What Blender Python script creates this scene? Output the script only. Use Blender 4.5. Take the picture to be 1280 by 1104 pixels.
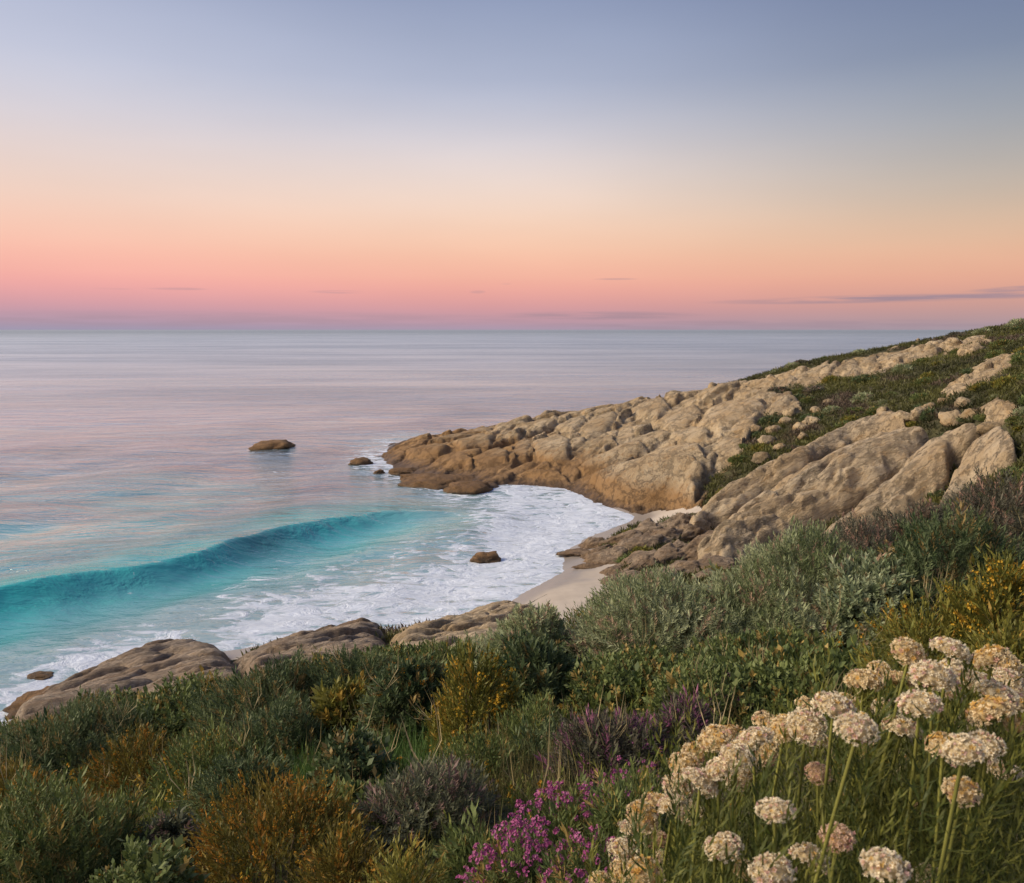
import bpy, bmesh, math, random
import numpy as np
from mathutils import Vector, Matrix, noise as mnoise

random.seed(7)
RNG = np.random.default_rng(7)
SC = bpy.context.scene
COL = SC.collection
for o in list(bpy.data.objects):
    bpy.data.objects.remove(o)

# ------------------------------------------------------------------ camera
H = 12.0                       # eye height above the sea
F = 1005.0 / 1280.0            # focal length over frame width
PITCH = math.atan(140.0 / 1005.0)
cam_d = bpy.data.cameras.new("camera")
cam = bpy.data.objects.new("camera", cam_d)
COL.objects.link(cam)
cam.location = (0, 0, H)
cam.rotation_euler = (math.radians(90) - PITCH, 0, 0)
cam_d.sensor_width = 36.0
cam_d.lens = 36.0 * F
cam_d.clip_start = 0.05
cam_d.clip_end = 80000
cam_d.dof.use_dof = True
cam_d.dof.focus_distance = 16.0
cam_d.dof.aperture_fstop = 14.0
SC.camera = cam

# ------------------------------------------------------------------ sky, sun, exposure
def lin(c):
    return tuple((x / 255 / 12.92) if x / 255 <= 0.04045 else ((x / 255 + 0.055) / 1.055) ** 2.4 for x in c)

SUN_AZ, SUN_EL = -96.0, 20.0    # degrees from +Y (clockwise), elevation
world = bpy.data.worlds.new("World")
SC.world = world
world.use_nodes = True
wn, wl = world.node_tree.nodes, world.node_tree.links
wn.clear()

def N(nt, typ, **kw):
    n = nt.nodes.new(typ)
    for k, v in kw.items():
        if k.startswith("i_"):
            n.inputs[int(k[2:]) if k[2:].isdigit() else k[2:]].default_value = v
        else:
            setattr(n, k, v)
    return n

def ramp(nt, stops, interp="LINEAR"):
    r = nt.nodes.new("ShaderNodeValToRGB")
    r.color_ramp.interpolation = interp
    e = r.color_ramp.elements
    while len(e) > 1:
        e.remove(e[-1])
    e[0].position = stops[0][0]
    e[0].color = (*stops[0][1], 1) if len(stops[0][1]) == 3 else stops[0][1]
    for p, c in stops[1:]:
        k = e.new(p)
        k.color = (*c, 1) if len(c) == 3 else c
    return r

WT = world.node_tree
def g(v): return (v, v, v)
tc = N(WT, "ShaderNodeTexCoord")
sep = N(WT, "ShaderNodeSeparateXYZ")
wl.new(tc.outputs["Generated"], sep.inputs[0])
zs = N(WT, "ShaderNodeMath", operation="MULTIPLY", i_1=1 / 0.6)
wl.new(sep.outputs["Z"], zs.inputs[0])
# elevation gradient of the dusk sky, seaward-left half and landward-right half
EL = [0.0, 0.014, 0.043, 0.075, 0.105, 0.163, 0.24, 0.328, 0.40, 0.467, 0.593, 1.0]
SKY = {  # seaward left, middle, landward right
    -1: [(156, 150, 178), (172, 148, 172), (208, 150, 164), (240, 160, 160), (252, 170, 158), (253, 190, 165), (248, 212, 192), (226, 210, 210), (208, 206, 220), (193, 198, 220), (172, 182, 213), (122, 142, 190)],
    0: [(170, 150, 174), (190, 149, 167), (220, 152, 156), (244, 164, 152), (251, 176, 152), (253, 197, 162), (249, 216, 192), (228, 215, 214), (198, 199, 215), (171, 181, 208), (141, 156, 190), (104, 126, 176)],
    1: [(166, 150, 162), (176, 147, 153), (206, 152, 142), (228, 162, 138), (236, 170, 138), (228, 184, 147), (198, 182, 164), (163, 167, 172), (138, 150, 168), (116, 133, 162), (94, 114, 156), (78, 98, 144)]}
def pale(c):
    g_ = 0.3 * c[0] + 0.55 * c[1] + 0.15 * c[2]
    return tuple(v * 0.88 + g_ * 0.12 + 0.018 for v in c)
ramps = {}
for k_, cols in SKY.items():
    ramps[k_] = ramp(WT, [(p, pale(lin(c))) for p, c in zip(EL, cols)], "B_SPLINE")
    wl.new(zs.outputs[0], ramps[k_].inputs[0])
def azmix(lo, hi, a_, b_):
    f = N(WT, "ShaderNodeMapRange", interpolation_type="SMOOTHSTEP")
    f.inputs["From Min"].default_value = lo; f.inputs["From Max"].default_value = hi
    wl.new(sep.outputs["X"], f.inputs["Value"])
    m_ = N(WT, "ShaderNodeMix", data_type="RGBA")
    wl.new(f.outputs[0], m_.inputs["Factor"]); wl.new(a_, m_.inputs["A"]); wl.new(b_, m_.inputs["B"])
    return m_
mixs = azmix(-0.62, 0.05, ramps[-1].outputs[0], ramps[0].outputs[0])
mixs = azmix(-0.05, 0.60, mixs.outputs["Result"], ramps[1].outputs[0])
# thin stratus streaks low over the horizon: noise stretched along the horizon, confined to a few bands
azn = N(WT, "ShaderNodeMath", operation="ARCTAN2")
wl.new(sep.outputs["X"], azn.inputs[0]); wl.new(sep.outputs["Y"], azn.inputs[1])
cmb = N(WT, "ShaderNodeCombineXYZ")
wl.new(azn.outputs[0], cmb.inputs[0]); wl.new(sep.outputs["Z"], cmb.inputs[1])
mp = N(WT, "ShaderNodeMapping")
mp.inputs["Scale"].default_value = (9.0, 160.0, 1.0)
wl.new(cmb.outputs[0], mp.inputs[0])
cn = N(WT, "ShaderNodeTexNoise", i_Scale=1.0, i_Detail=5.0, i_Roughness=0.55)
wl.new(mp.outputs[0], cn.inputs["Vector"])
def px_dir(u, v):
    d = Vector(((u - 640) / 1005, math.cos(PITCH) + (552 - v) / 1005 * math.sin(PITCH), -math.sin(PITCH) + (552 - v) / 1005 * math.cos(PITCH)))
    return d.normalized()
cloud = None
for (u, v, hw, hh, op, slope) in [(1120, 373, 230, 5.5, 0.72, -0.012), (1275, 361, 75, 4.0, 0.7, -0.05), (770, 349, 32, 1.6, 0.45, 0.0),
                                  (425, 365, 42, 2.4, 0.4, 0.0), (745, 395, 150, 7, 0.5, 0.0), (220, 361, 40, 2.2, 0.3, 0.0),
                                  (597, 365, 12, 2.6, 0.25, 0.0), (632, 355, 9, 1.6, 0.25, 0.0), (1000, 407, 420, 8, 0.40, 0.0), (300, 400, 500, 12, 0.25, 0.0), (140, 361, 25, 1.6, 0.2, 0)]:
    d = px_dir(u, v)
    az0 = math.atan2(d.x, d.y)
    a = N(WT, "ShaderNodeMath", operation="SUBTRACT", i_1=az0); wl.new(azn.outputs[0], a.inputs[0])
    sl = N(WT, "ShaderNodeMath", operation="MULTIPLY", i_1=-slope); wl.new(a.outputs[0], sl.inputs[0])
    zz = N(WT, "ShaderNodeMath", operation="SUBTRACT", i_1=d.z); wl.new(sep.outputs["Z"], zz.inputs[0])
    z2 = N(WT, "ShaderNodeMath", operation="SUBTRACT"); wl.new(zz.outputs[0], z2.inputs[0]); wl.new(sl.outputs[0], z2.inputs[1])
    a1 = N(WT, "ShaderNodeMath", operation="MULTIPLY", i_1=1005.0 / hw); wl.new(a.outputs[0], a1.inputs[0])
    b1 = N(WT, "ShaderNodeMath", operation="MULTIPLY", i_1=1005.0 / hh); wl.new(z2.outputs[0], b1.inputs[0])
    a2 = N(WT, "ShaderNodeMath", operation="POWER", i_1=2.0); wl.new(a1.outputs[0], a2.inputs[0])
    b2 = N(WT, "ShaderNodeMath", operation="POWER", i_1=2.0); wl.new(b1.outputs[0], b2.inputs[0])
    s = N(WT, "ShaderNodeMath", operation="ADD"); wl.new(a2.outputs[0], s.inputs[0]); wl.new(b2.outputs[0], s.inputs[1])
    mr = N(WT, "ShaderNodeMapRange", interpolation_type="SMOOTHSTEP")
    mr.inputs["From Min"].default_value = 1.0; mr.inputs["From Max"].default_value = 0.0
    mr.inputs["To Min"].default_value = 0.0; mr.inputs["To Max"].default_value = min(1.0, op * 1.25)
    wl.new(s.outputs[0], mr.inputs["Value"])
    if cloud is None:
        cloud = mr.outputs[0]
    else:
        m = N(WT, "ShaderNodeMath", operation="MAXIMUM"); wl.new(cloud, m.inputs[0]); wl.new(mr.outputs[0], m.inputs[1]); cloud = m.outputs[0]
cr = N(WT, "ShaderNodeMapRange"); cr.inputs["From Min"].default_value = 0.36; cr.inputs["From Max"].default_value = 0.58
wl.new(cn.outputs[0], cr.inputs["Value"])
cm = N(WT, "ShaderNodeMath", operation="MULTIPLY"); wl.new(cloud, cm.inputs[0]); wl.new(cr.outputs[0], cm.inputs[1])
mixc = N(WT, "ShaderNodeMix", data_type="RGBA")
wl.new(cm.outputs[0], mixc.inputs["Factor"]); wl.new(mixs.outputs["Result"], mixc.inputs["A"])
mixc.inputs["B"].default_value = (*lin((164, 141, 153)), 1)
# faint high-altitude unevenness so the gradient is not perfectly smooth
mp2 = N(WT, "ShaderNodeMapping"); mp2.inputs["Scale"].default_value = (2.2, 9.0, 1.0)
wl.new(cmb.outputs[0], mp2.inputs[0])
hn = N(WT, "ShaderNodeTexNoise", i_Scale=1.0, i_Detail=3.0); wl.new(mp2.outputs[0], hn.inputs["Vector"])
hr = N(WT, "ShaderNodeMapRange"); hr.inputs["From Min"].default_value = 0.3; hr.inputs["From Max"].default_value = 0.7
hr.inputs["To Min"].default_value = 0.965; hr.inputs["To Max"].default_value = 1.035
wl.new(hn.outputs[0], hr.inputs["Value"])
hv = N(WT, "ShaderNodeVectorMath", operation="SCALE"); wl.new(mixc.outputs["Result"], hv.inputs[0]); wl.new(hr.outputs[0], hv.inputs["Scale"])
bg1 = N(WT, "ShaderNodeBackground"); bg1.inputs["Strength"].default_value = 0.97
wl.new(hv.outputs[0], bg1.inputs["Color"])
nis = N(WT, "ShaderNodeTexSky", sky_type="NISHITA", sun_disc=False)
nis.sun_elevation = math.radians(-2.0); nis.sun_rotation = math.radians(SUN_AZ % 360)
bg2 = N(WT, "ShaderNodeBackground"); bg2.inputs["Strength"].default_value = 0.05
wl.new(nis.outputs[0], bg2.inputs["Color"])
addw = N(WT, "ShaderNodeAddShader")
wl.new(bg1.outputs[0], addw.inputs[0]); wl.new(bg2.outputs[0], addw.inputs[1])
wo = N(WT, "ShaderNodeOutputWorld"); wl.new(addw.outputs[0], wo.inputs[0])

sun_d = bpy.data.lights.new("sun", "SUN")
sun_d.energy = 4.5
sun_d.angle = math.radians(28)
sun_d.color = (1.0, 0.83, 0.60)
sun = bpy.data.objects.new("sun", sun_d); COL.objects.link(sun)
_e, _a = math.radians(SUN_EL + 14), math.radians(SUN_AZ)
sdir = Vector((math.sin(_a) * math.cos(_e), math.cos(_a) * math.cos(_e), math.sin(_e)))
sun.rotation_euler = sdir.to_track_quat("Z", "Y").to_euler()
sun.location = sdir * 60

SC.view_settings.view_transform = "Standard"
SC.view_settings.look = "None"
SC.view_settings.exposure = 0.0
SC.view_settings.gamma = 1.0
SC.view_settings.use_curve_mapping = False
SC.render.engine = "CYCLES"
SC.cycles.max_bounces = 6
SC.cycles.use_denoising = True

# ------------------------------------------------------------------ helpers
def rays(u, v):
    u = np.asarray(u, float); v = np.asarray(v, float)
    return np.stack([(u - 640) / 1005 + 0 * v, math.cos(PITCH) + (552 - v) / 1005 * math.sin(PITCH) + 0 * u,
                     -math.sin(PITCH) + (552 - v) / 1005 * math.cos(PITCH) + 0 * u], -1)
def at_z(u, v, z):
    d = rays(u, v); t = (np.asarray(z, float) - H) / d[..., 2]
    return np.stack([d[..., 0] * t, d[..., 1] * t, H + d[..., 2] * t], -1)
def at_y(u, v, y):
    d = rays(u, v); t = np.asarray(y, float) / d[..., 1]
    return np.stack([d[..., 0] * t, d[..., 1] * t, H + d[..., 2] * t], -1)
def to_px(X, Y, Z):
    dz = Z - H
    fw = Y * math.cos(PITCH) - dz * math.sin(PITCH)
    upv = Y * math.sin(PITCH) + dz * math.cos(PITCH)
    fw = np.where(np.abs(fw) < 1e-6, 1e-6, fw)
    return 640 + 1005 * X / fw, 552 - 1005 * upv / fw

def _hash(ix, iy, iz, seed):
    h = (ix * 374761393 + iy * 668265263 + iz * 2147483647 + seed * 1274126177) & 0xFFFFFFFF
    h = ((h ^ (h >> 13)) * 1274126177) & 0xFFFFFFFF
    return h ^ (h >> 16)
def pnoise(x, y, z=None, seed=0):
    """gradient noise, about -1..1"""
    x = np.asarray(x, float); y = np.asarray(y, float)
    z = np.zeros_like(x) if z is None else np.asarray(z, float)
    x0, y0, z0 = np.floor(x).astype(np.int64), np.floor(y).astype(np.int64), np.floor(z).astype(np.int64)
    fx, fy, fz = x - x0, y - y0, z - z0
    s = lambda t: t * t * t * (t * (t * 6 - 15) + 10)
    u, v, w = s(fx), s(fy), s(fz)
    def gr(dx, dy, dz):
        h = _hash(x0 + dx, y0 + dy, z0 + dz, seed)
        a = (h & 1023) / 1023.0 * 2 - 1; b = ((h >> 10) & 1023) / 1023.0 * 2 - 1; c = ((h >> 20) & 1023) / 1023.0 * 2 - 1
        return a * (fx - dx) + b * (fy - dy) + c * (fz - dz)
    L = lambda a, b, t: a + (b - a) * t
    return 1.3 * L(L(L(gr(0, 0, 0), gr(1, 0, 0), u), L(gr(0, 1, 0), gr(1, 1, 0), u), v),
                   L(L(gr(0, 0, 1), gr(1, 0, 1), u), L(gr(0, 1, 1), gr(1, 1, 1), u), v), w)
def fbm(x, y, z=None, oct=4, seed=0, gain=0.5, lac=2.03):
    r = 0; a = 1.0; f = 1.0
    for k in range(oct):
        r = r + a * pnoise(np.asarray(x) * f, np.asarray(y) * f, None if z is None else np.asarray(z) * f, seed + k * 17)
        a *= gain; f *= lac
    return r
def smooth(a, b, x):
    t = np.clip((x - a) / (b - a), 0, 1); return t * t * (3 - 2 * t)
def in_poly(px, py, poly):
    poly = np.asarray(poly, float); r = np.zeros(np.shape(px), bool)
    j = len(poly) - 1
    for i in range(len(poly)):
        xi, yi = poly[i]; xj, yj = poly[j]
        c = ((yi > py) != (yj > py)) & (px < (xj - xi) * (py - yi) / (yj - yi + 1e-12) + xi)
        r ^= c; j = i
    return r
def poly_dist(px, py, pts, closed=True):
    pts = np.asarray(pts, float); d = np.full(np.shape(px), 1e9)
    n = len(pts)
    for i in range(n if closed else n - 1):
        a = pts[i]; b = pts[(i + 1) % n]; ab = b - a
        t = np.clip(((px - a[0]) * ab[0] + (py - a[1]) * ab[1]) / (ab @ ab + 1e-12), 0, 1)
        d = np.minimum(d, np.hypot(px - a[0] - t * ab[0], py - a[1] - t * ab[1]))
    return d

def mesh_np(name, V, Fs, mat=None, attrs=None, smooth_shade=True):
    me = bpy.data.meshes.new(name)
    V = np.ascontiguousarray(V, np.float32); Fs = np.ascontiguousarray(Fs, np.int32)
    n, k = Fs.shape
    me.vertices.add(len(V)); me.vertices.foreach_set("co", V.ravel())
    me.loops.add(n * k); me.loops.foreach_set("vertex_index", Fs.ravel())
    me.polygons.add(n); me.polygons.foreach_set("loop_start", np.arange(0, n * k, k, dtype=np.int32))
    me.polygons.foreach_set("loop_total", np.full(n, k, np.int32))
    me.polygons.foreach_set("use_smooth", np.full(n, smooth_shade, bool))
    for an, arr in (attrs or {}).items():
        arr = np.asarray(arr, np.float32)
        if arr.ndim == 1:
            at = me.attributes.new(an, "FLOAT", "POINT"); at.data.foreach_set("value", arr)
        else:
            at = me.attributes.new(an, "FLOAT_COLOR", "POINT")
            c = np.ones((len(arr), 4), np.float32); c[:, :3] = arr
            at.data.foreach_set("color", c.ravel())
    me.update(calc_edges=True)
    if mat: me.materials.append(mat)
    return me
def link(name, data, parent=None, label=None, cat=None, group=None, kind=None, loc=None):
    o = bpy.data.objects.new(name, data); COL.objects.link(o)
    if loc is not None: o.location = loc
    if parent: o.parent = parent
    if label: o["label"] = label
    if cat: o["category"] = cat
    if group: o["group"] = group
    if kind: o["kind"] = kind
    return o
def sub_mesh(V, Fs, mask, attrs):
    """the faces under mask with only the vertices they use"""
    f = Fs[mask]; idx, inv = np.unique(f, return_inverse=True)
    return V[idx], inv.reshape(f.shape), {k: a[idx] for k, a in attrs.items()}
def grid_faces(nr, nc):
    i = np.arange(nr - 1)[:, None] * nc + np.arange(nc - 1)[None, :]
    return np.stack([i, i + 1, i + 1 + nc, i + nc], -1).reshape(-1, 4)

def new_mat(name):
    m = bpy.data.materials.new(name); m.use_nodes = True
    nt = m.node_tree; nt.nodes.clear()
    out = nt.nodes.new("ShaderNodeOutputMaterial")
    return m, nt, out

# ------------------------------------------------------------------ base terrain: thin-plate surface through surveyed points
CP = []
def cz(u, v, z): CP.append(at_z(u, v, z))
for p in [(484, 566, 0.25), (484, 580, -0.1), (520, 592, -0.15), (560, 600, -0.12), (600, 613, -0.02), (640, 607, 0.05), (690, 609, 0.05), (740, 622, 0.1), (775, 634, 0.2),
          (850, 629, 0.5), (850, 600, 2.0), (800, 608, 1.3), (850, 560, 3.0), (850, 520, 4.0), (850, 495, 5.0), (700, 570, 1.6), (700, 540, 2.2), (700, 521, 2.7),
          (580, 580, 0.75), (580, 545, 1.1), (520, 575, 0.5), (520, 551, 0.5), (760, 590, 1.2), (780, 545, 2.7), (780, 509, 3.5), (640, 560, 1.4), (640, 532, 1.8),
          (910, 560, 3.6), (940, 520, 5.0), (900, 600, 2.4), (940, 475, 6.6),
          (1000, 456, 8.4), (1000, 480, 7.0), (1000, 510, 5.8), (1000, 545, 4.7), (1000, 582, 4.3), (1000, 640, 2.6), (1000, 690, 2.0),
          (1150, 429, 10.6), (1150, 450, 9.3), (1150, 490, 7.5), (1150, 525, 6.6), (1150, 565, 5.3), (1150, 620, 4.0), (1150, 655, 4.1),
          (1280, 408, 12.6), (1280, 450, 10), (1280, 500, 8.5), (1280, 560, 7.0), (1280, 620, 6.4),
          (730, 690, 0.25), (770, 728, 0.55), (860, 720, 1.0), (900, 700, 1.5), (900, 650, 1.7), (830, 640, 0.5), (720, 740, 0.7), (745, 790, 1.0),
          (740, 668, 0.05), (700, 702, 0.05), (650, 738, 0.08), (600, 766, 0.08),
          (640, 772, 0.9), (560, 790, 0.7), (470, 800, 0.8), (380, 815, 0.75), (280, 830, 0.55), (200, 850, 0.6), (120, 875, 0.6), (60, 900, 0.5), (10, 930, 0.6),
          (290, 806, -0.25), (350, 788, -0.3), (450, 770, -0.35), (500, 784, -0.25), (560, 768, -0.3), (600, 762, -0.1), (200, 800, -0.2), (120, 835, -0.2), (40, 880, -0.2), (400, 775, -0.2), (520, 765, -0.15)]:
    cz(*p)
for p in [(560, 700, -1), (400, 700, -1.6), (200, 760, -1.6), (0, 840, -1.2), (640, 650, -0.6), (400, 600, -2.5), (100, 640, -3), (440, 540, -2.5), (-200, 900, -1.5), (-300, 700, -3), (-500, 800, -3), (300, 500, -4), (680, 660, -0.4)]:
    cz(*p)
for x in (-10, -5, 0, 5, 10, 16):
    for y in (-8, 0, 5, 10, 16):
        CP.append(np.array([x, y, H - 1.7 - 0.30 * max(y, -4) + 0.2 * x]))
for p in [(-4, 22, 2.4), (2, 22, 3.2), (6, 22, 4.2), (0, 26, 1.6), (10, 26, 3.9), (-13, 18, 2.2), (-18, 14, 2.6), (16, 22, 6.6), (24, 18, 9.5), (30, 10, 12), (24, 0, 14),
          (-30, 20, -2.5), (-25, 8, 2.6), (-40, 0, -2), (-30, -12, 7),
          (0, 102, -3), (20, 104, -2), (40, 100, 5), (55, 98, 9.5), (-18, 92, -1.8), (-26, 84, -2.2), (-24, 70, -2.2), (75, 90, 17), (70, 60, 18), (60, 40, 17), (45, 25, 14), (80, 120, 12), (100, 70, 24), (90, 30, 26), (55, 5, 20), (60, 130, 2), (30, 125, -4), (-10, 120, -5)]:
    CP.append(np.array(p, float))
CP = np.array(CP)
def _tps(d2): return 0.5 * d2 * np.log(d2 + 1e-9)
_n = len(CP)
_A = np.zeros((_n + 3, _n + 3))
_d2 = ((CP[:, None, :2] - CP[None, :, :2]) ** 2).sum(-1)
_A[:_n, :_n] = _tps(_d2) + np.eye(_n) * 2.0
_A[:_n, _n] = 1; _A[:_n, _n + 1:] = CP[:, :2]
_A[_n, :_n] = 1; _A[_n + 1:, :_n] = CP[:, :2].T
_W = np.linalg.solve(_A, np.concatenate([CP[:, 2], [0, 0, 0]]))
def base_z(x, y):
    x = np.asarray(x, float); y = np.asarray(y, float); sh = x.shape
    x = x.ravel(); y = y.ravel(); out = np.empty(len(x))
    for s in range(0, len(x), 20000):
        a, b = x[s:s + 20000], y[s:s + 20000]
        d2 = (a[:, None] - CP[None, :, 0]) ** 2 + (b[:, None] - CP[None, :, 1]) ** 2
        out[s:s + 20000] = _tps(d2) @ _W[:_n] + _W[_n] + _W[_n + 1] * a + _W[_n + 2] * b
    return out.reshape(sh)
def hit(u, v):
    """where the line of sight through (u, v) meets the base terrain"""
    d = rays(u, v); t = np.concatenate([np.linspace(1, 120, 1200)])
    P = d[None, :] * t[:, None]; P[:, 2] += H
    k = np.nonzero(P[:, 2] < base_z(P[:, 0], P[:, 1]))[0]
    return P[k[0]] if len(k) else at_z(u, v, 0)

# ------------------------------------------------------------------ materials of the setting
def rock_material(name, tan, pale, ochre, dark, tide=(0.4, 1.75), scale=1.0, stretch=(1, 1, 1), rot=0.0, vein=0.45, pitch=0.0):
    m, nt, out = new_mat(name)
    L = nt.links
    geo = N(nt, "ShaderNodeNewGeometry")
    mp = N(nt, "ShaderNodeMapping", vector_type="TEXTURE"); mp.inputs["Scale"].default_value = tuple(1 / v for v in stretch); mp.inputs["Rotation"].default_value = (0, -math.radians(pitch), math.radians(rot))
    L.new(geo.outputs["Position"], mp.inputs[0])
    n1 = N(nt, "ShaderNodeTexNoise", i_Scale=0.45 * scale, i_Detail=6.0, i_Roughness=0.6); L.new(mp.outputs[0], n1.inputs["Vector"])
    n2 = N(nt, "ShaderNodeTexNoise", i_Scale=2.2 * scale, i_Detail=8.0, i_Roughness=0.68); L.new(mp.outputs[0], n2.inputs["Vector"])
    n3 = N(nt, "ShaderNodeTexNoise", i_Scale=11.0 * scale, i_Detail=6.0, i_Roughness=0.7); L.new(mp.outputs[0], n3.inputs["Vector"])
    r1 = ramp(nt, [(0.36, tan), (0.62, pale)]); L.new(n1.outputs[0], r1.inputs[0])
    # iron stain patches
    m1 = N(nt, "ShaderNodeMix", data_type="RGBA")
    f1 = N(nt, "ShaderNodeMapRange"); f1.inputs["From Min"].default_value = 0.52; f1.inputs["From Max"].default_value = 0.68; f1.inputs["To Max"].default_value = 0.75
    L.new(n2.outputs[0], f1.inputs["Value"]); L.new(f1.outputs[0], m1.inputs["Factor"])
    L.new(r1.outputs[0], m1.inputs["A"]); m1.inputs["B"].default_value = (*ochre, 1)
    f2 = N(nt, "ShaderNodeMapRange"); f2.inputs["From Min"].default_value = 0.47; f2.inputs["From Max"].default_value = 0.36; f2.inputs["To Max"].default_value = 0.55
    L.new(n2.outputs[0], f2.inputs["Value"])
    m2 = N(nt, "ShaderNodeMix", data_type="RGBA"); L.new(f2.outputs[0], m2.inputs["Factor"]); L.new(m1.outputs["Result"], m2.inputs["A"]); m2.inputs["B"].default_value = (tan[0] * 0.42, tan[1] * 0.40, tan[2] * 0.42, 1)
    m1 = m2
    # grey lichen speckle
    f3 = N(nt, "ShaderNodeMapRange"); f3.inputs["From Min"].default_value = 0.55; f3.inputs["From Max"].default_value = 0.70; f3.inputs["To Max"].default_value = 0.55
    L.new(n3.outputs[0], f3.inputs["Value"])
    m3 = N(nt, "ShaderNodeMix", data_type="RGBA"); L.new(f3.outputs[0], m3.inputs["Factor"])
    L.new(m1.outputs["Result"], m3.inputs["A"]); m3.inputs["B"].default_value = (0.11, 0.095, 0.08, 1)
    # tidal staining by height above the sea: ochre weed band, dark wet foot
    sx = N(nt, "ShaderNodeSeparateXYZ"); L.new(geo.outputs["Position"], sx.inputs[0])
    zn = N(nt, "ShaderNodeMath", operation="MULTIPLY_ADD", i_1=1.6, i_2=-0.8); L.new(n2.outputs[0], zn.inputs[0])
    za = N(nt, "ShaderNodeMath", operation="SUBTRACT"); L.new(sx.outputs["Z"], za.inputs[0]); L.new(zn.outputs[0], za.inputs[1])
    fo = N(nt, "ShaderNodeMapRange"); fo.inputs["From Min"].default_value = tide[1] + 0.5; fo.inputs["From Max"].default_value = tide[1] - 0.3; fo.inputs["To Max"].default_value = 0.8
    L.new(za.outputs[0], fo.inputs["Value"])
    mo = N(nt, "ShaderNodeMix", data_type="RGBA"); L.new(fo.outputs[0], mo.inputs["Factor"])
    L.new(m3.outputs["Result"], mo.inputs["A"]); mo.inputs["B"].default_value = (ochre[0] * 0.8, ochre[1] * 0.72, ochre[2] * 0.6, 1)
    fd = N(nt, "ShaderNodeMapRange"); fd.inputs["From Min"].default_value = tide[0] + 0.3; fd.inputs["From Max"].default_value = tide[0] - 0.15; fd.inputs["To Max"].default_value = 0.85
    L.new(za.outputs[0], fd.inputs["Value"])
    md = N(nt, "ShaderNodeMix", data_type="RGBA"); L.new(fd.outputs[0], md.inputs["Factor"])
    L.new(mo.outputs["Result"], md.inputs["A"]); md.inputs["B"].default_value = (*dark, 1)
    # each rock its own tone
    at = N(nt, "ShaderNodeAttribute", attribute_name="tone")
    tr = N(nt, "ShaderNodeMapRange"); tr.inputs["To Min"].default_value = 0.80; tr.inputs["To Max"].default_value = 1.18
    L.new(at.outputs["Fac"], tr.inputs["Value"])
    sc = N(nt, "ShaderNodeVectorMath", operation="SCALE"); L.new(md.outputs["Result"], sc.inputs[0]); L.new(tr.outputs[0], sc.inputs["Scale"])
    b = N(nt, "ShaderNodeBsdfPrincipled")
    ro = N(nt, "ShaderNodeMapRange"); ro.inputs["To Min"].default_value = 0.88; ro.inputs["To Max"].default_value = 0.45
    L.new(fd.outputs[0], ro.inputs["Value"]); L.new(ro.outputs[0], b.inputs["Roughness"])
    # fine relief: grain, small pits, hairline cracks
    vo = N(nt, "ShaderNodeTexVoronoi", feature="DISTANCE_TO_EDGE", i_Scale=0.8 * scale)
    vw = N(nt, "ShaderNodeVectorMath", operation="MULTIPLY_ADD"); L.new(n2.outputs["Color"], vw.inputs[0]); vw.inputs[1].default_value = (1.8, 1.8, 1.8); L.new(mp.outputs[0], vw.inputs[2])
    L.new(vw.outputs[0], vo.inputs["Vector"])
    vr = N(nt, "ShaderNodeMapRange"); vr.inputs["From Max"].default_value = 0.06; L.new(vo.outputs[0], vr.inputs["Value"])
    ve = N(nt, "ShaderNodeMapRange"); ve.inputs["From Max"].default_value = 0.035; ve.inputs["To Min"].default_value = vein * 1.0; ve.inputs["To Max"].default_value = 0.0; L.new(vo.outputs[0], ve.inputs["Value"])
    vk = N(nt, "ShaderNodeMapRange"); vk.inputs["From Min"].default_value = 0.46; vk.inputs["From Max"].default_value = 0.60; L.new(n1.outputs[0], vk.inputs["Value"])   # joints open only in patches
    vf = N(nt, "ShaderNodeMath", operation="MULTIPLY"); L.new(ve.outputs[0], vf.inputs[0]); L.new(vk.outputs[0], vf.inputs[1])
    vm = N(nt, "ShaderNodeMix", data_type="RGBA"); L.new(vf.outputs[0], vm.inputs["Factor"]); L.new(sc.outputs[0], vm.inputs["A"]); vm.inputs["B"].default_value = (0.075, 0.05, 0.032, 1)
    L.new(vm.outputs["Result"], b.inputs["Base Color"])
    h1 = N(nt, "ShaderNodeMath", operation="MULTIPLY_ADD", i_1=0.5); L.new(n3.outputs[0], h1.inputs[0]); L.new(n2.outputs[0], h1.inputs[2])
    h2 = N(nt, "ShaderNodeMath", operation="MULTIPLY_ADD", i_1=0.7 * vein); L.new(vr.outputs[0], h2.inputs[0]); L.new(h1.outputs[0], h2.inputs[2])
    bp = N(nt, "ShaderNodeBump"); bp.inputs["Strength"].default_value = 0.9; bp.inputs["Distance"].default_value = 0.34 / scale
    L.new(h2.outputs[0], bp.inputs["Height"]); L.new(bp.outputs[0], b.inputs["Normal"])
    L.new(b.outputs[0], out.inputs[0])
    return m
TAN, PALE, OCHRE, DARK = (0.40, 0.285, 0.155), (0.53, 0.42, 0.27), (0.35, 0.205, 0.08), (0.085, 0.05, 0.028)
M_ROCK = rock_material("weathered_granite", TAN, PALE, OCHRE, DARK, stretch=(0.5, 1, 1.2), rot=55)
_pl, _pr = hit(875, 684), hit(1150, 545)
M_SLAB = rock_material("slab_granite", (0.41, 0.30, 0.175), (0.52, 0.42, 0.285), (0.38, 0.24, 0.11), DARK, tide=(-1, -1), stretch=(0.30, 1.0, 1.0), rot=math.degrees(math.atan2(_pr[1] - _pl[1], _pr[0] - _pl[0])), pitch=math.degrees(math.atan2(_pr[2] - _pl[2], np.hypot(*(_pr - _pl)[:2]))), scale=1.3, vein=0.5)
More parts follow.
